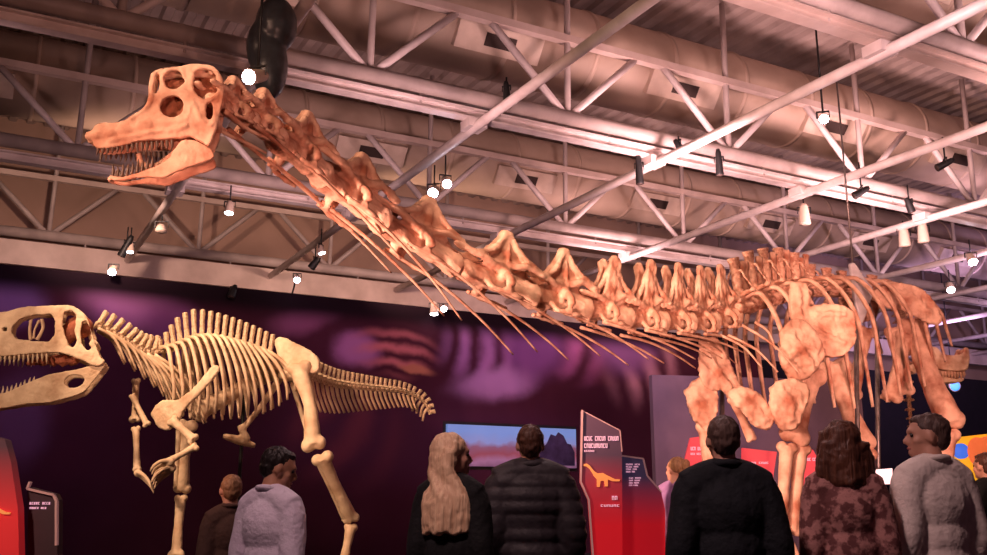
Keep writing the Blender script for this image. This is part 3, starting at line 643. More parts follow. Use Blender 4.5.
# hind limbs
obj('thigh_bone', longbone(P(912, 322, 16.0), P(950, 424, 15.6), .165, 1.5, 1.5, bow=(-.05, 0, 0)), BR, sa)
obj('shin_bone', longbone(P(948, 432, 15.6), P(940, 520, 15.5), .11, 1.7, 1.4), BR, sa)
obj('thigh_bone', longbone(P(834, 366, 15.0), P(864, 446, 14.8), .13, 1.9, 1.5, bow=(-.03, 0, 0)), BR, sa)
obj('shin_bone', longbone(P(866, 452, 14.8), P(866, 525, 14.8), .10, 1.6, 1.4), BR, sa)
obj('hind_foot', foot(P(938, 528, 15.5), .42), BR, sa); obj('hind_foot', foot(P(866, 532, 14.8), .40), BR, sa)
side_plate('hip_blade', C([(462, 122), (495, 106), (535, 102), (578, 116), (606, 145), (624, 184), (616, 197), (592, 190), (562, 174), (530, 162), (490, 152)]), 15.5, .10, (.15, -1, .0), .022, .03, ridges=[C([(470, 130), (540, 125), (600, 175)])])
side_plate('hip_blade', [(838, 298), (850, 290), (868, 288), (878, 300), (872, 318), (856, 322), (842, 314)], 16.6, .10, (.4, -.9, 0), .03)
for a, b in [((893, 330, 16.1), (905, 392, 16.0)), ((866, 330, 16.2), (852, 395, 16.1)), ((905, 335, 15.9), (892, 398, 15.8))]:
    obj('pelvis_bone', longbone(P(*a), P(*b), .10, 1.5, 1.6), BR, sa)
# steel supports
def post(pts, r, label, top=None):
    t = empty('support_post', (pts[0].x, pts[0].y, PLZ), label, 'support post', 'steel posts holding the long-necked skeleton')
    smooth_obj('tube', MB().tube([(pts[0].x, pts[0].y, PLZ)] + pts, r, 10, smooth=False), M['steel'], t)
    mb = MB(); mb.tube([(pts[0].x, pts[0].y, PLZ), (pts[0].x, pts[0].y, PLZ + .03)], .16, 16); obj('base_plate', mb, M['steel'], t)
post([P(858, 470, 14.2), P(856, 330, 14.2), P(850, 300, 14.9)], .035, 'thin steel support post rising beside the near shoulder blade')
post([P(878, 470, 15.0), P(877, 330, 15.0), P(868, 302, 15.7)], .035, 'thin steel support post between the ribs and the hip')
post([P(722, 480, 13.2), P(722, 340, 13.2)], .035, 'thin steel support post behind the far shoulder blade')
r_ = empty('suspension_bracket', P(858, 310, 14.6), 'grey pointed metal suspension bracket with cable above the ribcage', 'bracket')
obj('bracket', bone_plate(PlaneMap(858, 300, 14.6, (.2, -1, 0)), C([(412, 58), (424, 54), (445, 90), (464, 116), (456, 150), (446, 182), (436, 204), (428, 172), (418, 120)]), [], .08, .02, 0, .05), M['steel_pale'], r_)
smooth_obj('cable', MB().tube([P(853, 266, 14.6), Vector((P(853, 266, 14.6).x, 14.6, 8.0))], .015, 6), M['steel'], r_)

# ================================================================== theropod skeleton
BT = M['bone_tan']
th = empty('theropod_skeleton', P(270, 560, 11.5), 'pale tan meat-eating dinosaur skeleton standing in profile on the left', 'skeleton'); th.location.z = PLZ; W[th.name] = th.location.copy()
def TY(px): return 10.0 + 1.5 * px / 300 if px < 300 else 11.5 + (px - 300) * .011
pt = PlaneMap(50, 345, 10.0, (.30, -1, 0)); pt.off = .15; ct = 4.27
def S2(L): return [(x / ct, 290 + y / ct) for x, y in L]
cran = S2([(-300, 215), (-290, 160), (-200, 118), (-80, 100), (0, 92), (90, 68), (200, 64), (290, 62), (345, 88), (375, 130), (402, 210), (430, 285), (450, 308), (410, 328), (345, 300), (250, 268), (120, 274), (0, 282), (-150, 290), (-270, 280)])
hol = [S2([(52, 150), (86, 116), (150, 102), (214, 100), (234, 128), (234, 196), (208, 222), (140, 218), (70, 206), (48, 182)]), S2([(272, 92), (300, 84), (322, 100), (324, 150), (318, 180), (330, 215), (318, 250), (296, 240), (280, 200), (266, 150)]), S2([(352, 135), (368, 130), (384, 160), (394, 215), (390, 255), (374, 262), (352, 232), (344, 180)]), S2(ring(18, 165, 10, 9)), S2(ring(-210, 165, 30, 16, rot=-.3))]
def lt(sgn):
    def f(v):
        k = min(1, max(0, (v.x + 1.0) / 1.5)); top = min(1, max(0, (v.y - .0) / .3)); return sgn * (.07 + .12 * k - .05 * top * top)
    return f
obj('skull', bone_plate(pt, cran, hol, .045, .0095, lt(1)), BT, th)
obj('skull_far_side', bone_plate(pt, cran, hol, .045, .012, lt(-1)), BT, th)
mb = MB()
def tw(x, y, wv=0): return pt.w(Vector((*pt.uv(x / ct, 290 + y / ct), wv)))
for x, y, r in [(-285, 200, .05), (-240, 140, .04), (-150, 112, .035), (-60, 104, .035), (30, 92, .03), (120, 76, .03), (210, 74, .035), (300, 78, .04), (360, 130, .035), (400, 230, .045), (420, 290, .035), (250, 250, .03), (60, 262, .025)]:
    u, v = pt.uv(x / ct, 290 + y / ct); a = lt(1)(Vector((u, v, 0))); mb.tube([tw(x, y, a), tw(x, y, 0), tw(x, y, -a)], r, 10)
mb.tube([tw(-285, 190), tw(-150, 116), tw(30, 94), tw(210, 76), tw(340, 100), tw(395, 210)], .04, 10)
obj('skull_roof', remesh(mb, .014, 2), BT, th)
for pts, r in (([(125, 115), (118, 160), (122, 205)], .018), ([(170, 115), (175, 155), (150, 205)], .020), ([(160, 120), (140, 160), (135, 200)], .014)):
    smooth_obj('skull_strut', MB().tube([tw(x, y, .02) for x, y in pts], [r, r * .8, r], 8), BT, th)
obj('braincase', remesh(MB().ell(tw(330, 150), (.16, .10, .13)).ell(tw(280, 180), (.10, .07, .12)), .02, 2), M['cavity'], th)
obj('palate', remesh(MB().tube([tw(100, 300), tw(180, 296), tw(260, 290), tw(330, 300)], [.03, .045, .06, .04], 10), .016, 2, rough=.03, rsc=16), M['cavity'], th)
jaw = S2([(-300, 470), (-290, 430), (-200, 425), (-60, 432), (0, 440), (50, 425), (105, 400), (160, 378), (220, 358), (300, 345), (360, 332), (446, 312), (452, 322), (400, 390), (355, 438), (290, 460), (210, 480), (100, 488), (0, 505), (-180, 520), (-280, 505)])
def ltj(sgn): return lambda v: sgn * (.055 + .11 * min(1, max(0, (v.x + 1.0) / 1.5)))
obj('lower_jaw', bone_plate(pt, jaw, [S2(ring(318, 390, 44, 28, rot=-.15))], .04, .0095, ltj(1)), BT, th)
obj('lower_jaw_far_side', bone_plate(pt, jaw, [S2(ring(318, 390, 44, 28, rot=-.15))], .04, .012, ltj(-1)), BT, th)
for sg in (1, -1):
    teeth(pt, [(x, 272) for x in range(-280, 215, 20)], .095, .013, lt(sg), -1, S2, M['tooth_lt'], th, 'upper_tooth')
    teeth(pt, [(x, 444 if x < 10 else 444 - (x - 10) * .35) for x in range(-280, 150, 19)], .085, .012, ltj(sg), 1, S2, M['tooth_lt'], th, 'lower_tooth')

def tvert(hs, w=1.0, lean=.0, thick=.16, tp=.5):
    mb = MB(); mb.tube([(-.48, 0, 0), (-.4, 0, 0), (0, 0, 0), (.4, 0, 0), (.48, 0, 0)], [.3, .42, .3, .42, .36], 12)
    mb.tube([(0, 0, .2), (lean * .5, 0, hs * .5), (lean, 0, hs)], [.42, .36, .40], 10, flat=thick / .24, up=(1, 0, 0))
    for s_ in (-1, 1):
        mb.tube([(0, .1 * s_, .4), (.05, tp * s_, .5), (.1, (tp + .4) * s_, .42)], [.16, .13, .1], 8)
        mb.tube([(.1, .15 * s_, .5), (.6, .16 * s_, .55)], [.12, .07], 8)
    return remesh(mb, .055, 2, rough=.05, rsc=4)
TD = tvert(2.6, thick=.22); TC = tvert(1.6, lean=.25, thick=.30); TT = tvert(1.9, lean=.3, thick=.13, tp=.35)
for m_ in (TD, TC, TT): m_.materials.append(BT)
def chain(pts, n):
    c = spl([P(x, y, TY(x) if len(p_) == 0 else p_[0]) for x, y, *p_ in pts], 14)
    d = [0]
    for i in range(1, len(c)): d.append(d[-1] + (c[i] - c[i - 1]).length)
    out = []
    for k in range(n):
        t = d[-1] * k / (n - 1); i = max(j for j in range(len(d)) if d[j] <= t + 1e-9); i = min(i, len(c) - 2)
        f = (t - d[i]) / (d[i + 1] - d[i] + 1e-9); out.append(c[i].lerp(c[i + 1], f))
    return out
def tang(L, i): return L[min(i + 1, len(L) - 1)] - L[max(i - 1, 0)]
nk = chain([(98, 326), (108, 330), (120, 337), (130, 344), (142, 350), (154, 352)], 9)
for i, c in enumerate(nk):
    t = tang(nk, i); L = (nk[1] - nk[0]).length; obj('neck_vertebra', TC, None, th, frame(c, t, Z, L * 1.0, .10, .115))
dk = chain([(160, 352), (170, 350), (185, 344), (200, 341), (220, 343), (245, 349), (269, 357)], 17)
for i, c in enumerate(dk):
    L = (dk[1] - dk[0]).length; hs = float(np.interp(i / 16, [0, .1, .2, .3, .5, 1], [.14, .24, .32, .36, .33, .26]))
    tt_ = tang(dk, i); tt_.z *= .4; obj('back_vertebra', TD, None, th, frame(c, tt_, Z, L * .98, .14, hs / 2.6 * 1.05))
ck = chain([(280, 362), (300, 371), (318, 379), (340, 385), (380, 389), (402, 391), (416, 396), (425, 403), (429, 412)], 33)
for i, c in enumerate(ck):
    k = i / 32; L = (ck[1] - ck[0]).length; up = Z if i < 28 else (Z + Vector((.5, 0, 0)))
    obj('tail_vertebra', TT, None, th, frame(c, tang(ck, i), up, L * .98, .13 - .08 * k, .122 - .078 * k ** 1.2))
    if 4 <= i < 32:
        t = tang(ck, i).normalized(); dn = -Z if i < 28 else -Z - Vector((.6, 0, 0)); ln = .40 - .27 * (i - 4) / 28
        smooth_obj('chevron_bone', MB().tube([c - Z * .03, c + dn * ln * .5 + t * ln * .12, c + dn * ln + t * ln * .42], [.024, .019, .015], 7), BT, th)
hd = (dk[-1] - dk[0]); hd.z = 0; hd.normalize(); hl = Vector((hd.y, -hd.x, 0))
for i in range(0, 16):
    c = dk[i]; q = i / 15
    for s_ in (-1, 1):
        hw = .20 + .20 * math.sin(PI * min(1, q * 1.1 + .15)); dr = float(np.interp(q, [0, .2, .45, .7, .9, 1], [.62, .80, .88, .82, .62, .42])); bk = .16 + .22 * q
        smooth_obj('rib', MB().tube([c + Z * .05, c + hl * s_ * hw * .6 + Z * .02 + hd * .06, c + hl * s_ * hw - Z * dr * .3 + hd * bk * .6, c + hl * s_ * hw - Z * dr * .68 + hd * bk * .9, c + hl * s_ * hw * .72 - Z * dr + hd * bk], [.028, .024, .023, .021, .014], 7, up=hd), BT, th)
for i in range(0, 9):
    c = nk[i]
    for s_ in (-1, 1):
        ln = .42 + .05 * i; smooth_obj('neck_rib', MB().tube([c + hl * s_ * .08 - Z * .04, c + hl * s_ * .10 - Z * ln * .35 + hd * ln * .42, c + hl * s_ * .08 - Z * ln * .95 + hd * ln * .75], [.022, .018, .010], 7), BT, th)
def TP(name, pts, Y, th_=.05, bulge=.04, vox=.013, nrm=(-.2, -1, 0)):
    cx = sum(p[0] for p in pts) / len(pts); cy = sum(p[1] for p in pts) / len(pts)
    return obj(name, bone_plate(PlaneMap(cx, cy, Y, nrm), pts, [], th_, vox, 0, bulge, rough=.01), BT, th)
TP('hip_blade', [(275, 341), (281, 337), (298, 344), (314, 353), (320, 362), (317, 373), (305, 372), (297, 366), (289, 372), (282, 366), (278, 354)], 11.28)
TP('shoulder_blade', [(152, 414), (158, 405), (168, 400), (180, 400), (196, 388), (212, 368), (219, 366), (218, 373), (202, 394), (188, 408), (180, 422), (170, 430), (160, 428)], 10.45)
obj('upper_arm_bone', longbone(P(136, 380, 11.0), P(135, 420, 10.9), .032, 1.6, 2.0), BT, th)
obj('upper_arm_bone', longbone(P(132, 395, 10.8), P(147, 425, 10.75), .028, 1.3, 1.6), BT, th)
obj('forearm_bone', longbone(P(136, 428, 10.8), P(137, 470, 10.7), .032, 1.6, 1.4), BT, th)
def claw_hand(a, b, n=3):
    a = Vector(a); b = Vector(b); d = (b - a); L = d.length; d.normalize(); mb = MB(); mb.ell(a, .045)
    for k in range(n):
        o = Vector((0, (k - 1) * .05, (k - 1) * -.03)); mb.tube([a + o * .4, a + d * L * .4 + o, a + d * L * .8 + o - Z * .02, b + o - Z * .07], [.026, .022, .02, .006], 8)
    return remesh(mb, .009, 1)
obj('hand', claw_hand(P(138, 473, 10.7), P(153, 484, 10.6)), BT, th)
obj('upper_arm_bone', longbone(P(172, 420, 10.4), P(194, 440, 10.35), .04, 1.6, 1.6), BT, th)
obj('forearm_bone', longbone(P(196, 446, 10.35), P(166, 463, 10.25), .032, 1.7, 1.4), BT, th)
obj('hand', claw_hand(P(170, 462, 10.25), P(152, 468, 10.2)), BT, th); obj('hand', claw_hand(P(172, 468, 10.3), P(153, 479, 10.2)), BT, th)
obj('thigh_bone', longbone(P(283, 366, 11.8), P(196, 413, 11.3), .085, 1.6, 1.6), BT, th)
obj('shin_bone', longbone(P(187, 424, 11.25), P(182, 490, 11.45), .062, 1.9, 1.6), BT, th); obj('shin_bone', longbone(P(179, 424, 11.2), P(176, 488, 11.4), .026, 1.6, 1.3), BT, th)
obj('foot_bone', longbone(P(181, 497, 11.45), P(176, 556, 11.3), .05, 1.5, 1.8), BT, th)
obj('thigh_bone', longbone(P(299, 366, 11.2), P(314, 446, 11.0), .078, 1.7, 1.7, bow=(.04, 0, 0)), BT, th)
obj('shin_bone', longbone(P(322, 457, 11.0), P(352, 520, 11.4), .062, 1.9, 1.5), BT, th); obj('shin_bone', longbone(P(318, 462, 11.0), P(345, 520, 11.4), .026, 1.4, 1.3), BT, th)
obj('foot_bone', longbone(P(351, 526, 11.4), P(343, 566, 11.2), .05, 1.5, 1.8), BT, th)
def tfoot(c):
    c = Vector(c); mb = MB()
    for a in (-.5, 0, .5):
        q = Vector((-math.cos(a + .45), -math.sin(a + .45), 0)); mb.tube([c, c + q * .16 - Z * (c.z - PLZ) * .5, c + q * .28 + Z * (PLZ + .05 - c.z), c + q * .38 + Z * (PLZ + .02 - c.z)], [.05, .045, .04, .012], 8)
    return remesh(mb, .014, 1)
obj('toes', tfoot(P(176, 560, 11.3)), BT, th); obj('toes', tfoot(P(343, 570, 11.2)), BT, th)
mb = MB(); a = P(284, 372, 11.5); mb.tube([a, P(262, 405, 11.45), P(240, 432, 11.4)], [.05, .036, .036], 10); mb.tube([P(223, 436, 11.3), P(238, 440, 11.4), P(255, 446, 11.5)], [.03, .055, .03], 10); mb.tube([P(240, 425, 11.4), P(247, 440, 11.45)], [.04, .05], 8)
obj('pubis_bone', remesh(mb, .014, 2), BT, th)
mb = MB(); mb.tube([P(290, 374, 11.5), P(299, 405, 11.5), P(309, 436, 11.5)], [.04, .028, .036], 10); obj('ischium_bone', remesh(mb, .012, 2), BT, th)
obj('pelvis_bone', remesh(MB().ell(P(288, 374, 11.35), (.10, .09, .08)).ell(P(298, 372, 11.3), (.08, .07, .09)).ell(P(275, 366, 11.5), (.08, .07, .09)), .016, 2, rough=.02, rsc=12), BT, th)
t = empty('support_post', (P(236, 500, 11.5).x, 11.6, PLZ), 'thin steel support post under the belly of the theropod skeleton', 'support post')
q = W[t.name]; smooth_obj('tube', MB().tube([q, (q.x, q.y, dk[7].z - .05)], .022, 10), M['black'], t)

# ================================================================== horned skull at the far right
hs = empty('horned_skull', P(945, 380, 21), 'small orange horned dinosaur skull facing right behind the long-necked skeleton', 'skull')
ph = PlaneMap(945, 365, 21, (.1, -1, 0)); ch = 8.54
def S3(L): return [(915 + x / ch, 335 + y / ch) for x, y in L]
def lh(sg): return lambda v: sg * .14
cr3 = S3([(40, 120), (90, 105), (150, 125), (190, 170), (260, 185), (330, 180), (365, 165), (385, 118), (412, 125), (425, 180), (420, 250), (400, 308), (330, 318), (250, 316), (150, 300), (60, 290), (30, 200)])
for nm, sg in (('skull_side', 1), ('skull_side', -1)): obj(nm, bone_plate(ph, cr3, [S3(ring(110, 200, 24, 22))], .10, .022, lh(sg), .05), BR, hs)
mb = MB()
for x, y in [(60, 140), (150, 150), (250, 200), (340, 200), (395, 150), (410, 250), (380, 300)]:
    a = ph.uv(*S3([(x, y)])[0]); mb.tube([ph.w(Vector((*a, .14))), ph.w(Vector((*a, -.14)))], .07, 8)
obj('skull_roof', remesh(mb, .025, 2), BR, hs)
for sg in (1, -1): teeth(ph, [(x, 318) for x in range(150, 400, 26)], .17, .035, lh(sg), -1, S3, BR, hs, 'tooth')
obj('lower_jaw', bone_plate(ph, S3([(60, 330), (160, 345), (300, 375), (385, 372), (390, 395), (340, 412), (250, 412), (180, 420), (80, 400)]), [], .28, .025, 0, .0), BR, hs)
q = P(935, 370, 21); smooth_obj('stand', MB().tube([(q.x, q.y, 0), (q.x, q.y, q.z)], .05, 10), M['black'], hs)
mb = MB(); mb.tube([P(926, 365, 21), P(905, 372, 21.2), P(885, 400, 21.4)], [.12, .12, .14], 10); obj('neck', remesh(mb, .03, 2, rough=.05), BR, hs)

# ================================================================== exhibit panels
def grad_mat(name, z0, z1, bot, top, s=0.0):
    m = mat(name, (1, 1, 1)); nt = m.node_tree; b = nt.nodes['Principled BSDF']; tc = [n for n in nt.nodes if n.type == 'TEX_COORD'][0]
    sp = nd(nt, 'ShaderNodeSeparateXYZ'); nt.links.new(tc.outputs['Object'], sp.inputs[0]); mr = nd(nt, 'ShaderNodeMapRange'); nt.links.new(sp.outputs[2], mr.inputs[0])
    mr.inputs[1].default_value = z0; mr.inputs[2].default_value = z1
    mx = nd(nt, 'ShaderNodeMix', data_type='RGBA'); nt.links.new(mr.outputs[0], mx.inputs[0]); mx.inputs[6].default_value = (*bot, 1); mx.inputs[7].default_value = (*top, 1)
    nt.links.new(mx.outputs[2], b.inputs['Base Color']); nt.links.new(mx.outputs[2], b.inputs['Emission Color']); b.inputs['Emission Strength'].default_value = s; return m
TXT = glow('backlit_lettering', (1.0, .55, .72), .38, (.8, .55, .65)); ORG = glow('backlit_orange', (1.0, .30, .08), .45, (.8, .32, .10)); EDGE = glow('lit_edge_strip', (1.0, .45, .45), .10, (.5, .3, .3))
def panel(name, pts, Y, th_, m, parent=None, edge=None, **k):
    pmx = PlaneMap(pts[0][0], pts[0][1], Y, (0, -1, 0)); mb = MB(); o = [pmx.uv(*p) for p in pts]
    zf = min(v for _, v in o); mb.plate(o, [], th_, pmx.w); ob = obj(name, mb, m, parent, **k); return ob, pmx
def glyphs(pmx, x0, x1, y, h, parent, off, words, m=TXT):
    """one line of small letter-like strokes, as illegible as in the photo"""
    rnd = random.Random(int(x0 * 7 + y)); mb = MB(); x = x0; tot = sum(words) + len(words) - 1; st = (x1 - x0) / tot
    for wd_ in words:
        for _ in range(wd_):
            (u0, v0), (u1, v1) = pmx.uv(x, y + h), pmx.uv(x + st * .72, y); W_ = u1 - u0; H_ = v1 - v0; b = W_ * .3; f = off
            mb.box(pmx.w(Vector((u0 + b / 2, (v0 + v1) / 2, f))), (b, .01, H_))
            k = rnd.choice((0, 1, 2))
            if k != 1: mb.box(pmx.w(Vector((u0 + W_ / 2, v1 - H_ * .1, f))), (W_, .01, H_ * .2))
            if k != 0: mb.box(pmx.w(Vector((u0 + W_ / 2, v0 + H_ * .1, f))), (W_, .01, H_ * .2))
            if k != 2: mb.box(pmx.w(Vector((u1 - b / 2, (v0 + v1) / 2, f))), (b, .01, H_))
            x += st
        x += st
    return obj('lettering', mb, m, parent)
def edging(pmx, pts, parent, off, r=.018):
    mb = MB(); q = [pmx.w(Vector((*pmx.uv(*p), off))) for p in pts]
    for a, b in zip(q[:-1], q[1:]): mb.bar(a, b, r, r * 2, up=(0, 1, 0))
    return obj('edge_strip', mb, EDGE, parent)
def little_sauropod(pmx, x0, y0, x1, y1, parent, off):
    w_, h_ = x1 - x0, y1 - y0; o = [(0, .02), (.08, 0), (.16, .08), (.28, .32), (.38, .42), (.52, .40), (.66, .52), (.85, .66), (1, .68), (.98, .76), (.8, .76), (.66, .68), (.66, .98), (.58, .98), (.56, .74), (.46, .74), (.44, 1.0), (.36, 1.0), (.36, .68), (.28, .54), (.18, .26), (.08, .12), (.0, .1)]
    mb = MB(); mb.plate([pmx.uv(x0 + a * w_, y0 + b * h_) for a, b in o], [], .02, lambda v: pmx.w(Vector((v.x, v.y, v.z + off)))); return obj('dinosaur_picture', mb, ORG, parent)
def board(name, pts, Y, label, m, cat='sign'):
    c = P(pts[0][0], pts[0][1], Y); root = empty(name, (c.x, Y, 0), label, cat); o, pmx = panel('board', pts, Y, .12, m, root); return root, pmx
def yfl(Y): return 503 + EYE * F / Y     # pixel row of the floor at a distance (approx.)
def zpx(px, z, Y):
    lo, hi = 0, 900
    for _ in range(40):
        mid = (lo + hi) / 2
        if P(px, mid, Y).z > z: lo = mid
        else: hi = mid
    return lo
Y1 = 8.2; fb = zpx(600, 0.02, Y1)
r1, p1 = board('information_panel', [(581, 411), (619, 431), (621, 452), (622, fb), (600, fb), (588, 500), (580, 482)], Y1, 'tall slanted red and grey information panel with a glowing orange dinosaur picture', grad_mat('panel_tall_print', 1.05, 1.62, (.60, .008, .018), (.07, .035, .06), .35))
glyphs(p1, 583.5, 618, 436.8, 4.4, r1, .07, [4, 5, 5]); glyphs(p1, 583.5, 607, 444, 4.4, r1, .07, [10]); glyphs(p1, 583.5, 594, 450.6, 1.7, r1, .07, [6], )
edging(p1, [(581.5, 411), (580, 482), (588, 500), (600, fb)], r1, .07, .014); edging(p1, [(581, 411), (619, 431), (621, 452)], r1, .06, .008)
little_sauropod(p1, 583, 464, 619, 487, r1, .07)
glyphs(p1, 611, 617, 496, 4, r1, .07, [2]); glyphs(p1, 600, 619, 504.5, 2.2, r1, .07, [6])
Y2 = 8.5; fb = zpx(640, 0.02, Y2)
r2, p2 = board('information_panel', [(620, 456), (642, 459), (646, 476), (660, 492), (664, 510), (664, fb), (618, fb)], Y2, 'shorter red and violet information panel with a pale outline, right beside the tall one', grad_mat('panel_short_print', 1.05, 1.45, (.60, .008, .018), (.045, .03, .07), .35))
for i in range(4): glyphs(p2, 625, 639 - i * 1.6, 464 + i * 2.4, 1.4, r2, .07, [4, 3])
for i in range(4): glyphs(p2, 628, 640 - i * 1, 477.5 + i * 2.4, 1.4, r2, .07, [3, 4])
edging(p2, [(620, 456), (642, 459), (646, 476), (660, 492)], r2, .07, .012)
Y3 = 9.2; fb = zpx(10, 0.02, Y3)
r3, p3 = board('information_panel', [(-40, 425), (8, 440), (14, 462), (21, 508), (24, fb), (-40, fb)], Y3, 'red information panel cut off by the left edge, a glowing picture near its foot', grad_mat('panel_left_print', 1.1, 1.75, (.80, .03, .04), (.08, .03, .05), .20))
little_sauropod(p3, -18, 496, 14, 520, r3, .07)
Y4 = 9.4; fb = zpx(45, 0.02, Y4)
r4, p4 = board('information_panel', [(31, 487), (57, 494), (60, 500), (60, fb), (30, fb)], Y4, 'small dark information panel with a pale outline beside the left red one', mat('panel_small', (.05, .02, .04)))
edging(p4, [(34, 482), (31, 489), (57, 495), (60, 501), (60, 545)], r4, .07, .02); glyphs(p4, 33, 54, 502, 2.6, r4, .07, [5, 4]); glyphs(p4, 33, 50, 507, 2, r4, .07, [5, 3])
# red displays behind the long-necked skeleton
for pts, Y, lb, rows, e in [([(690, 438), (706, 436), (722, 452), (722, 520), (684, 520), (684, 462)], 19.0, 'red lit display panel behind the dark-sweatered man, left of his head', [(690, 704, 447, 3.5), (690, 702, 453, 2)], .55),
                      ([(742, 448), (776, 452), (772, 480), (771, 520), (742, 520)], 18.5, 'slanted red lit display panel between the man in black and the foreleg', [(748, 768, 462, 2)], .6),
                      ([(800, 445), (812, 450), (826, 475), (826, 520), (796, 520)], 18.8, 'red lit display panel left of the woman with long brown hair', [(805, 818, 458, 3), (806, 822, 476, 5)], .6)]:
    rr, pp = board('exhibit_display', pts, Y, lb, glow('display_red_' + lb[:3], (.80, .06, .08), e, (.5, .05, .06)), 'display')
    for x0, x1, y, h in rows: glyphs(pp, x0, x1, y, h, rr, .07, [3, 4])
rr, pp = board('lit_screen', [(871, 470), (890, 468.5), (890.5, 484), (868, 485)], 10.5, 'small glowing pinkish-white screen right of the brown-haired woman', glow('screen_pink', (1.0, .58, .62), 1.15), 'screen')
q = P(880, 477, 10.5); mb = MB(); mb.tube([(q.x, q.y + .05, 0), (q.x, q.y + .05, q.z)], .03, 10); smooth_obj('stand', mb, M['black'], rr)
# landscape picture low on the mural wall
def wallpanel():
    q = [(447, 426), (575, 427), (575, 462), (540, 470), (447, 462)]
    m = bpy.data.materials.new('landscape_picture'); m.use_nodes = True; nt = m.node_tree; b = nt.nodes['Principled BSDF']; tc = nd(nt, 'ShaderNodeTexCoord'); sp = nd(nt, 'ShaderNodeSeparateXYZ'); nt.links.new(tc.outputs['Object'], sp.inputs[0])
    nz = nd(nt, 'ShaderNodeTexNoise'); nz.inputs['Scale'].default_value = 2.2; nt.links.new(tc.outputs['Object'], nz.inputs['Vector'])
    ad = nd(nt, 'ShaderNodeMath', operation='MULTIPLY_ADD'); nt.links.new(nz.outputs['Fac'], ad.inputs[0]); ad.inputs[1].default_value = .35; nt.links.new(sp.outputs[2], ad.inputs[2])
    cr = nd(nt, 'ShaderNodeValToRGB'); nt.links.new(ad.outputs[0], cr.inputs['Fac']); e = cr.color_ramp.elements; e[0].position = .0; e[0].color = (.05, .015, .04, 1); e[1].position = 1; e[1].color = (.16, .28, .62, 1)
    for p_, c_ in ((.30, (.28, .14, .26, 1)), (.48, (.24, .06, .09, 1)), (.66, (.20, .09, .16, 1)), (.78, (.20, .26, .55, 1))): x = e.new(p_); x.color = c_
    nt.links.new(cr.outputs['Color'], b.inputs['Base Color']); nt.links.new(cr.outputs['Color'], b.inputs['Emission Color']); b.inputs['Emission Strength'].default_value = .55
    pts = [PPl(x, y, WA + wn * .35, wn) for x, y in ((447, 426), (575, 430), (575, 468), (447, 464))]
    a, c = pts[0], pts[2]; ctr = (pts[0] + pts[2]) / 2; wdt = (pts[1] - pts[0]).length; hgt = 1.0
    root = empty('landscape_picture', ctr - Z * .5, 'long backlit landscape picture in blue and dusty red low on the mural wall', 'picture')
    mb = MB(); mb.box((0, 0, .5), (wdt, .12, 1.0)); obj('picture_face', mb, m, root, Matrix.Translation(ctr - Z * .48) @ Rw)
    mb = MB(); mb.box((0, .1, .5), (wdt + .15, .12, 1.16)); obj('frame', mb, M['black'], root, Matrix.Translation(ctr - Z * .48) @ Rw)
    # dark rock outcrop shape in the picture
    mb = MB(); mb.plate([(wdt * .10, .06), (wdt * .17, .22), (wdt * .23, .50), (wdt * .26, .62), (wdt * .29, .84), (wdt * .33, .80), (wdt * .35, .90), (wdt * .39, .82), (wdt * .42, .62), (wdt * .45, .60), (wdt * .48, .40), (wdt * .48, .06)], [], .03, lambda v: Vector((v.x, -.08 + v.z, v.y)))
    obj('rock_motif', mb, mat('rock_motif', (.07, .05, .16), (.03, .02, .07), .8, 3), root, Matrix.Translation(ctr - Z * .48) @ Rw)
wallpanel()
# yellow exhibit at the far right with blue disc
rr, pp = board('yellow_exhibit', [(950, 438), (987, 434), (1030, 434), (1030, zpx(980, .02, 19.5)), (950, zpx(980, .02, 19.5))], 19.5, 'bright yellow and orange exhibit counter at the right edge', glow('yellow_plastic', (1.0, .50, .02), .50, (.9, .5, .03)), 'exhibit')
q = P(962, 451, 19.3); smooth_obj('blue_disc', MB().tube([q, q + Vector((0, .1, 0))], .15, 24), glow('blue_disc', (.05, .16, .75), .8, (.05, .15, .7)), rr)
q = P(978, 452, 19.3); obj('orange_shape', remesh(MB().ell(q, (.22, .08, .3)).ell(q + Vector((.25, 0, .1)), (.3, .08, .22)), .03, 2), glow('orange_shape', (1.0, .18, .05), .6, (.9, .2, .08)), rr)

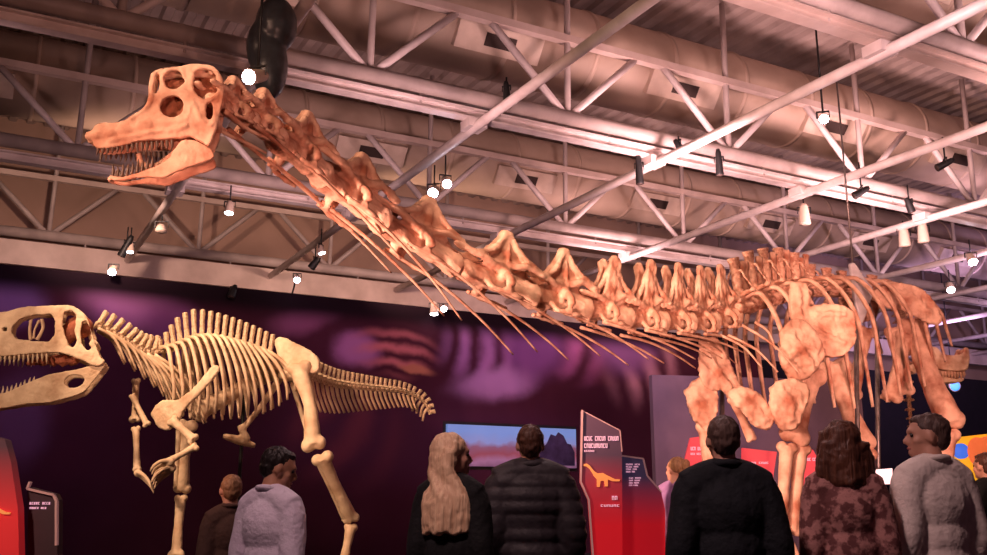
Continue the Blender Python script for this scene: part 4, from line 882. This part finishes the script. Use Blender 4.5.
# ================================================================== visitors
def cloth(name, c, c2=None, sc=9, rough=.85, bump=.5): return mat(name, c, c2, rough, sc, bump, 30)
HR = {'blonde': strand_mat('hair_blonde', (1.0, .72, .46), (.80, .50, .30)), 'brown': strand_mat('hair_brown', (.11, .045, .028), (.05, .02, .014)), 'grey': strand_mat('hair_grey_brown', (.14, .085, .07), (.07, .04, .035)),
      'black': strand_mat('hair_black', (.022, .014, .014), (.012, .008, .008)), 'auburn': strand_mat('hair_auburn', (.16, .06, .035), (.07, .024, .016)), 'sandy': strand_mat('hair_sandy', (.36, .20, .10), (.22, .11, .06))}
def person(px, ytop, Y, yaw, label, hair, top, trousers, skin='skin', sw=1.0, bulk=0.0, headyaw=0.0, nod=0.0, hairstyle='short', lean=0.0, collar=True, quilt=False, group=None, vox=.0095, arm=0.0, stoop=0.0):
    ztop = P(px, ytop, Y).z; H = 1.715; k = ztop / H; xx = P(px, ytop, Y).x
    root = empty('person', (xx, Y, 0), label, 'person', group)
    Rz = Matrix.Rotation(yaw, 4, 'Z'); base = Matrix.Translation((xx, Y, 0)) @ Rz @ Matrix.Diagonal((k, k, k, 1))
    def bend(v, amt=None):   # lean forward above the hips
        a = lean if amt is None else amt
        if not a or v.z < .9: return v
        f = min(1, (v.z - .9) / .25); an = -a * f; y, z = v.y, v.z - .9; return Vector((v.x, y * math.cos(an) - z * math.sin(an), y * math.sin(an) + z * math.cos(an) + .9))
    piv = Vector((0, .015, 1.50)); Rh = Matrix.Rotation(headyaw, 4, 'Z') @ Matrix.Rotation(-nod, 4, 'X')
    def hd_(p): return piv + (Rh @ (Vector(p) - piv))
    R3 = Rh.to_3x3()
    def body_core(mb, g=0.0, legs=False):
        for c, r in (((0, .0, .95), (.155, .105, .13)), ((0, 0, 1.10), (.135, .095, .15)), ((0, -.005, 1.27), (.165 * sw, .11, .16))): mb.ell(c, (r[0] + g, r[1] + g, r[2] + g))
        for s_ in (-1, 1): mb.tube([(.0 * s_, -.01, 1.445), (.09 * s_ * sw, -.01, 1.415), (.175 * s_ * sw, -.005, 1.365)], [.058 + g * .6, .062 + g * .8, .060 + g], 12)
    def arm_pts(s_): return [Vector((.170 * s_ * sw, 0, 1.36)), Vector(((.215 * sw + bulk * .4) * s_, -.02, 1.10)), Vector(((.225 * sw + bulk * .4) * s_, .06 + arm, .87 + arm * .6))]
    mb = MB(); body_core(mb)
    for s_ in (-1, 1):
        mb.tube([(.085 * s_, 0, .92), (.09 * s_, .01, .70), (.095 * s_, .0, .47), (.10 * s_, -.02, .28), (.10 * s_, -.03, .09)], [.088, .072, .052, .050, .035], 12)
        mb.tube([(.10 * s_, -.05, .045), (.105 * s_, .04, .04), (.11 * s_, .15, .025)], [.04, .04, .026], 10)
        a, b, c = arm_pts(s_); mb.ell(a - Z * .01, .058); mb.tube([a - Z * .02, a.lerp(b, .5), b, b.lerp(c, .4), c], [.056, .047, .038, .036, .025], 12)
        d = (c - b).normalized(); pc = c + d * .05; mb.ell(pc, (.018, .040, .048))
        for j, (o, l) in enumerate(((-.030, .062), (-.010, .078), (.010, .072), (.029, .058))):
            f0 = pc + Vector((0, o, -.02)) + d * .01; mb.tube([f0, f0 + d * l * .55, f0 + d * l + Vector((-.012 * s_, 0, 0))], [.0105, .0095, .007], 8)
        mb.tube([c + Vector((0, .028, 0)), c + d * .03 + Vector((0, .055, 0)), c + d * .065 + Vector((-.008 * s_, .062, 0))], [.013, .011, .009], 8)
    mb.tube([(0, -.015, 1.40), (0, .0, 1.50), hd_((0, .01, 1.56))], [.066, .056, .055], 12)
    mb.ell(hd_((0, .005, 1.612)), (.074, .096, .094), R3); mb.ell(hd_((0, .048, 1.550)), (.056, .060, .062), R3); mb.ell(hd_((0, .082, 1.512)), (.030, .028, .026), R3)
    mb.tube([hd_((0, .092, 1.60)), hd_((0, .116, 1.570)), hd_((0, .112, 1.556))], [.012, .015, .012], 8)
    mb.tube([hd_((-.04, .088, 1.618)), hd_((0, .098, 1.62)), hd_((.04, .088, 1.618))], .012, 8)
    for s_ in (-1, 1):
        mb.ell(hd_((.076 * s_, .008, 1.585)), (.010, .020, .032), R3); mb.ell(hd_((.042 * s_, .068, 1.567)), (.022, .026, .022), R3)
    def fin(v): return base @ bend(v)
    body = obj('body', remesh(mb, vox, 2, fin), M[skin], root)
    mb = MB(); [mb.ell(hd_((.031 * s_, .090, 1.598)), .011, None, 8, 6) for s_ in (-1, 1)]
    me = shade(raw_mesh(mb)); [setattr(v, 'co', fin(v.co)) for v in me.vertices]; obj('eyes', me, M['eye'], root)
    mb = MB(); mb.tube([hd_((-.022, .098, 1.532)), hd_((0, .107, 1.533)), hd_((.022, .098, 1.532))], [.004, .007, .004], 8)
    me = shade(raw_mesh(mb)); [setattr(v, 'co', fin(v.co)) for v in me.vertices]; obj('mouth', me, M['lip'], root)
    # top garment
    g = .020 + bulk; mb = MB(); body_core(mb, g); mb.ell((0, 0, .93), (.165 + g, .115 + g, .08))
    for s_ in (-1, 1):
        a, b, c = arm_pts(s_); mb.ell(a - Z * .012 - Vector((.012 * s_, 0, 0)), (.062 + g, .064 + g, .062 + g)); a = a - Z * .03; mb.tube([a, a.lerp(b, .5), b, b.lerp(c, .5), c - (c - b).normalized() * .01], [.062 + g, .056 + g, .050 + g * .9, .044 + g * .8, .036 + g * .6], 14)
    if collar: mb.tube([(0, -.012, 1.43), (0, -.002, 1.488)], [.080, .066 + bulk * .3], 16, smooth=False)
    def fin2(v):
        d = Vector((v.x, v.y, 0)); d = d.normalized() if d.length > 1e-5 else d
        if quilt: v = v + d * (.010 * abs(math.sin(v.z * PI / .075)) - .006)
        else: v = v + d * (.006 * noise.noise(Vector((v.x * 6, v.y * 6, v.z * 9))) + .003 * noise.noise(Vector((v.x * 14, v.y * 14, v.z * 5))))
        return fin(v)
    gm = obj('jacket' if bulk > .02 else 'shirt', remesh(mb, .0105, 9, fin2), top, root)
    if collar:
        mb = MB(); ringp = [(.073 * math.cos(a), .072 * math.sin(a) - .008, 1.47 + .014 * math.sin(a) * -1) for a in [2 * PI * i / 20 for i in range(21)]]
        mb.tube(ringp, .016 + bulk * .2, 8); me = shade(raw_mesh(mb)); [setattr(v, 'co', fin(v.co)) for v in me.vertices]; obj('collar', me, top, gm)
    mb = MB(); mb.ell((0, 0, .93), (.172, .122, .10))
    for s_ in (-1, 1): mb.tube([(.085 * s_, 0, .92), (.092 * s_, .01, .70), (.097 * s_, 0, .47), (.10 * s_, -.02, .12)], [.104, .090, .072, .062], 14)
    obj('trousers', remesh(mb, .014, 2, fin), trousers, root)
    for s_ in (-1, 1):
        mb = MB(); mb.tube([(.10 * s_, -.07, .05), (.103 * s_, .04, .052), (.11 * s_, .17, .036)], [.046, .050, .034], 12); obj('shoe', remesh(mb, .010, 1, lambda v: fin(Vector((v.x, v.y, max(0, v.z))))), M['black'], root)
    # hair
    mb = MB()
    if hairstyle == 'short':
        mb.ell(hd_((0, -.012, 1.628)), (.0785, .095, .085), R3, 20, 14); mb.ell(hd_((0, -.038, 1.590)), (.068, .064, .076), R3); mb.ell(hd_((0, .028, 1.668)), (.058, .060, .036), R3)
        hm = remesh(mb, .008, 2, fin, .006, 40)
    elif hairstyle == 'long':
        mb.ell(hd_((0, -.012, 1.630)), (.088, .104, .092), R3, 20, 14); mb.ell(hd_((0, -.045, 1.56)), (.088, .075, .13), R3)
        for i, a in enumerate(np.linspace(-1, 1, 9)):
            w_ = .078; mb.tube([hd_((w_ * a, -.05 + .03 * abs(a), 1.62)), hd_((w_ * a * 1.15, -.085 + .05 * abs(a), 1.50)), (w_ * a * 1.30, -.125 + .05 * abs(a), 1.36), (w_ * a * 1.40, -.145 + .07 * abs(a), 1.18 - .01 * math.cos(i * 2.1))], [.045, .042, .038, .026], 10)
        for s_ in (-1, 1): mb.tube([hd_((.070 * s_, .01, 1.66)), hd_((.088 * s_, -.01, 1.56)), hd_((.090 * s_, -.02, 1.46)), (.095 * s_, -.02, 1.30)], [.028, .028, .028, .020], 10)
        hm = remesh(mb, .0095, 5, fin, .006, 26)
    elif hairstyle == 'bob':
        mb.ell(hd_((0, -.012, 1.628)), (.092, .106, .094), R3, 20, 14); mb.ell(hd_((0, -.035, 1.54)), (.105, .088, .13), R3)
        for i, a in enumerate(np.linspace(-1, 1, 9)): mb.tube([hd_((.08 * a, -.05, 1.60)), hd_((.105 * a, -.085 + .05 * abs(a), 1.48)), (.125 * a, -.10 + .06 * abs(a), 1.385)], [.045, .045, .026], 10)
        for s_ in (-1, 1): mb.tube([hd_((.072 * s_, .03, 1.66)), hd_((.092 * s_, .028, 1.56)), hd_((.105 * s_, .02, 1.45))], [.03, .032, .024], 10)
        hm = remesh(mb, .0095, 4, fin, .010, 22)
    else:
        mb.ell(hd_((0, -.015, 1.628)), (.082, .100, .090), R3, 20, 14); mb.ell(hd_((0, -.125, 1.64)), (.04, .045, .05), R3); mb.tube([hd_((0, -.11, 1.63)), hd_((0, -.16, 1.56)), hd_((0, -.15, 1.47))], [.03, .028, .012], 10)
        hm = remesh(mb, .009, 1, fin, .006, 30)
    obj('hair', hm, HR[hair], root)
    return root
C_ = {'jeans': cloth('denim_dark', (.03, .035, .06)), 'black': cloth('cloth_black', (.008, .008, .010), (.005, .005, .006)), 'navy': cloth('knit_navy', (.010, .012, .018), (.006, .008, .012), 24),
      'puffer': cloth('puffer_charcoal', (.045, .038, .045), (.025, .02, .025), 5, .6, .3), 'lilac': cloth('cotton_lilac', (.82, .74, .86), (.72, .62, .76)), 'cream': cloth('linen_cream', (.88, .78, .72), (.74, .64, .60), 5),
      'violet': cloth('cotton_violet', (.46, .26, .52), (.34, .18, .40)), 'brownc': cloth('cloth_brown', (.10, .05, .04)),
      'print': mat('patterned_pink_blouse', (.50, .24, .22), (.16, .055, .055), .85, 22, .4, 40, lo=.45, hi=.55)}
person(452, 433, 5.0, -.35, 'woman with long straight blonde hair and a black top, head turned right', 'blonde', C_['black'], C_['jeans'], headyaw=-.95, hairstyle='long', sw=.86, collar=False)
person(530, 424, 5.6, .05, 'man with short brown hair seen from behind in a quilted charcoal jacket', 'brown', C_['puffer'], C_['black'], bulk=.028, sw=1.0, quilt=True)
person(274, 446, 5.0, -.55, 'young man with black hair and a pale lilac shirt looking down to the right', 'black', C_['lilac'], C_['jeans'], 'skin_dk', headyaw=-.75, nod=.30, sw=.95)
person(232, 474, 6.2, .5, 'child with sandy hair mostly hidden behind the lilac-shirted man', 'sandy', C_['brownc'], C_['jeans'], hairstyle='short', sw=.8)
person(674, 457, 9.0, -.6, 'small distant woman with tied sandy hair and a violet top beside the red panels', 'sandy', C_['violet'], C_['jeans'], hairstyle='tied', headyaw=1.2, sw=.84, collar=False)
person(722, 415, 4.55, 0, 'man with cropped greying hair seen from behind in a plain black sweater', 'grey', C_['navy'], C_['black'], bulk=.006, sw=1.06)
person(839, 421, 4.75, -.1, 'woman with thick brown hair to the shoulders in a patterned pink blouse', 'auburn', C_['print'], C_['jeans'], hairstyle='bob', sw=.84, headyaw=.1, collar=False)
person(926, 412, 4.9, .35, 'man with short dark hair in a cream linen shirt, face turned left', 'grey', C_['cream'], C_['jeans'], headyaw=1.0, sw=1.0, bulk=.004)
person(984, 452, 8.2, .4, 'dark-haired visitor half cut off by the right edge in front of the yellow exhibit', 'brown', C_['black'], C_['jeans'], sw=.85)
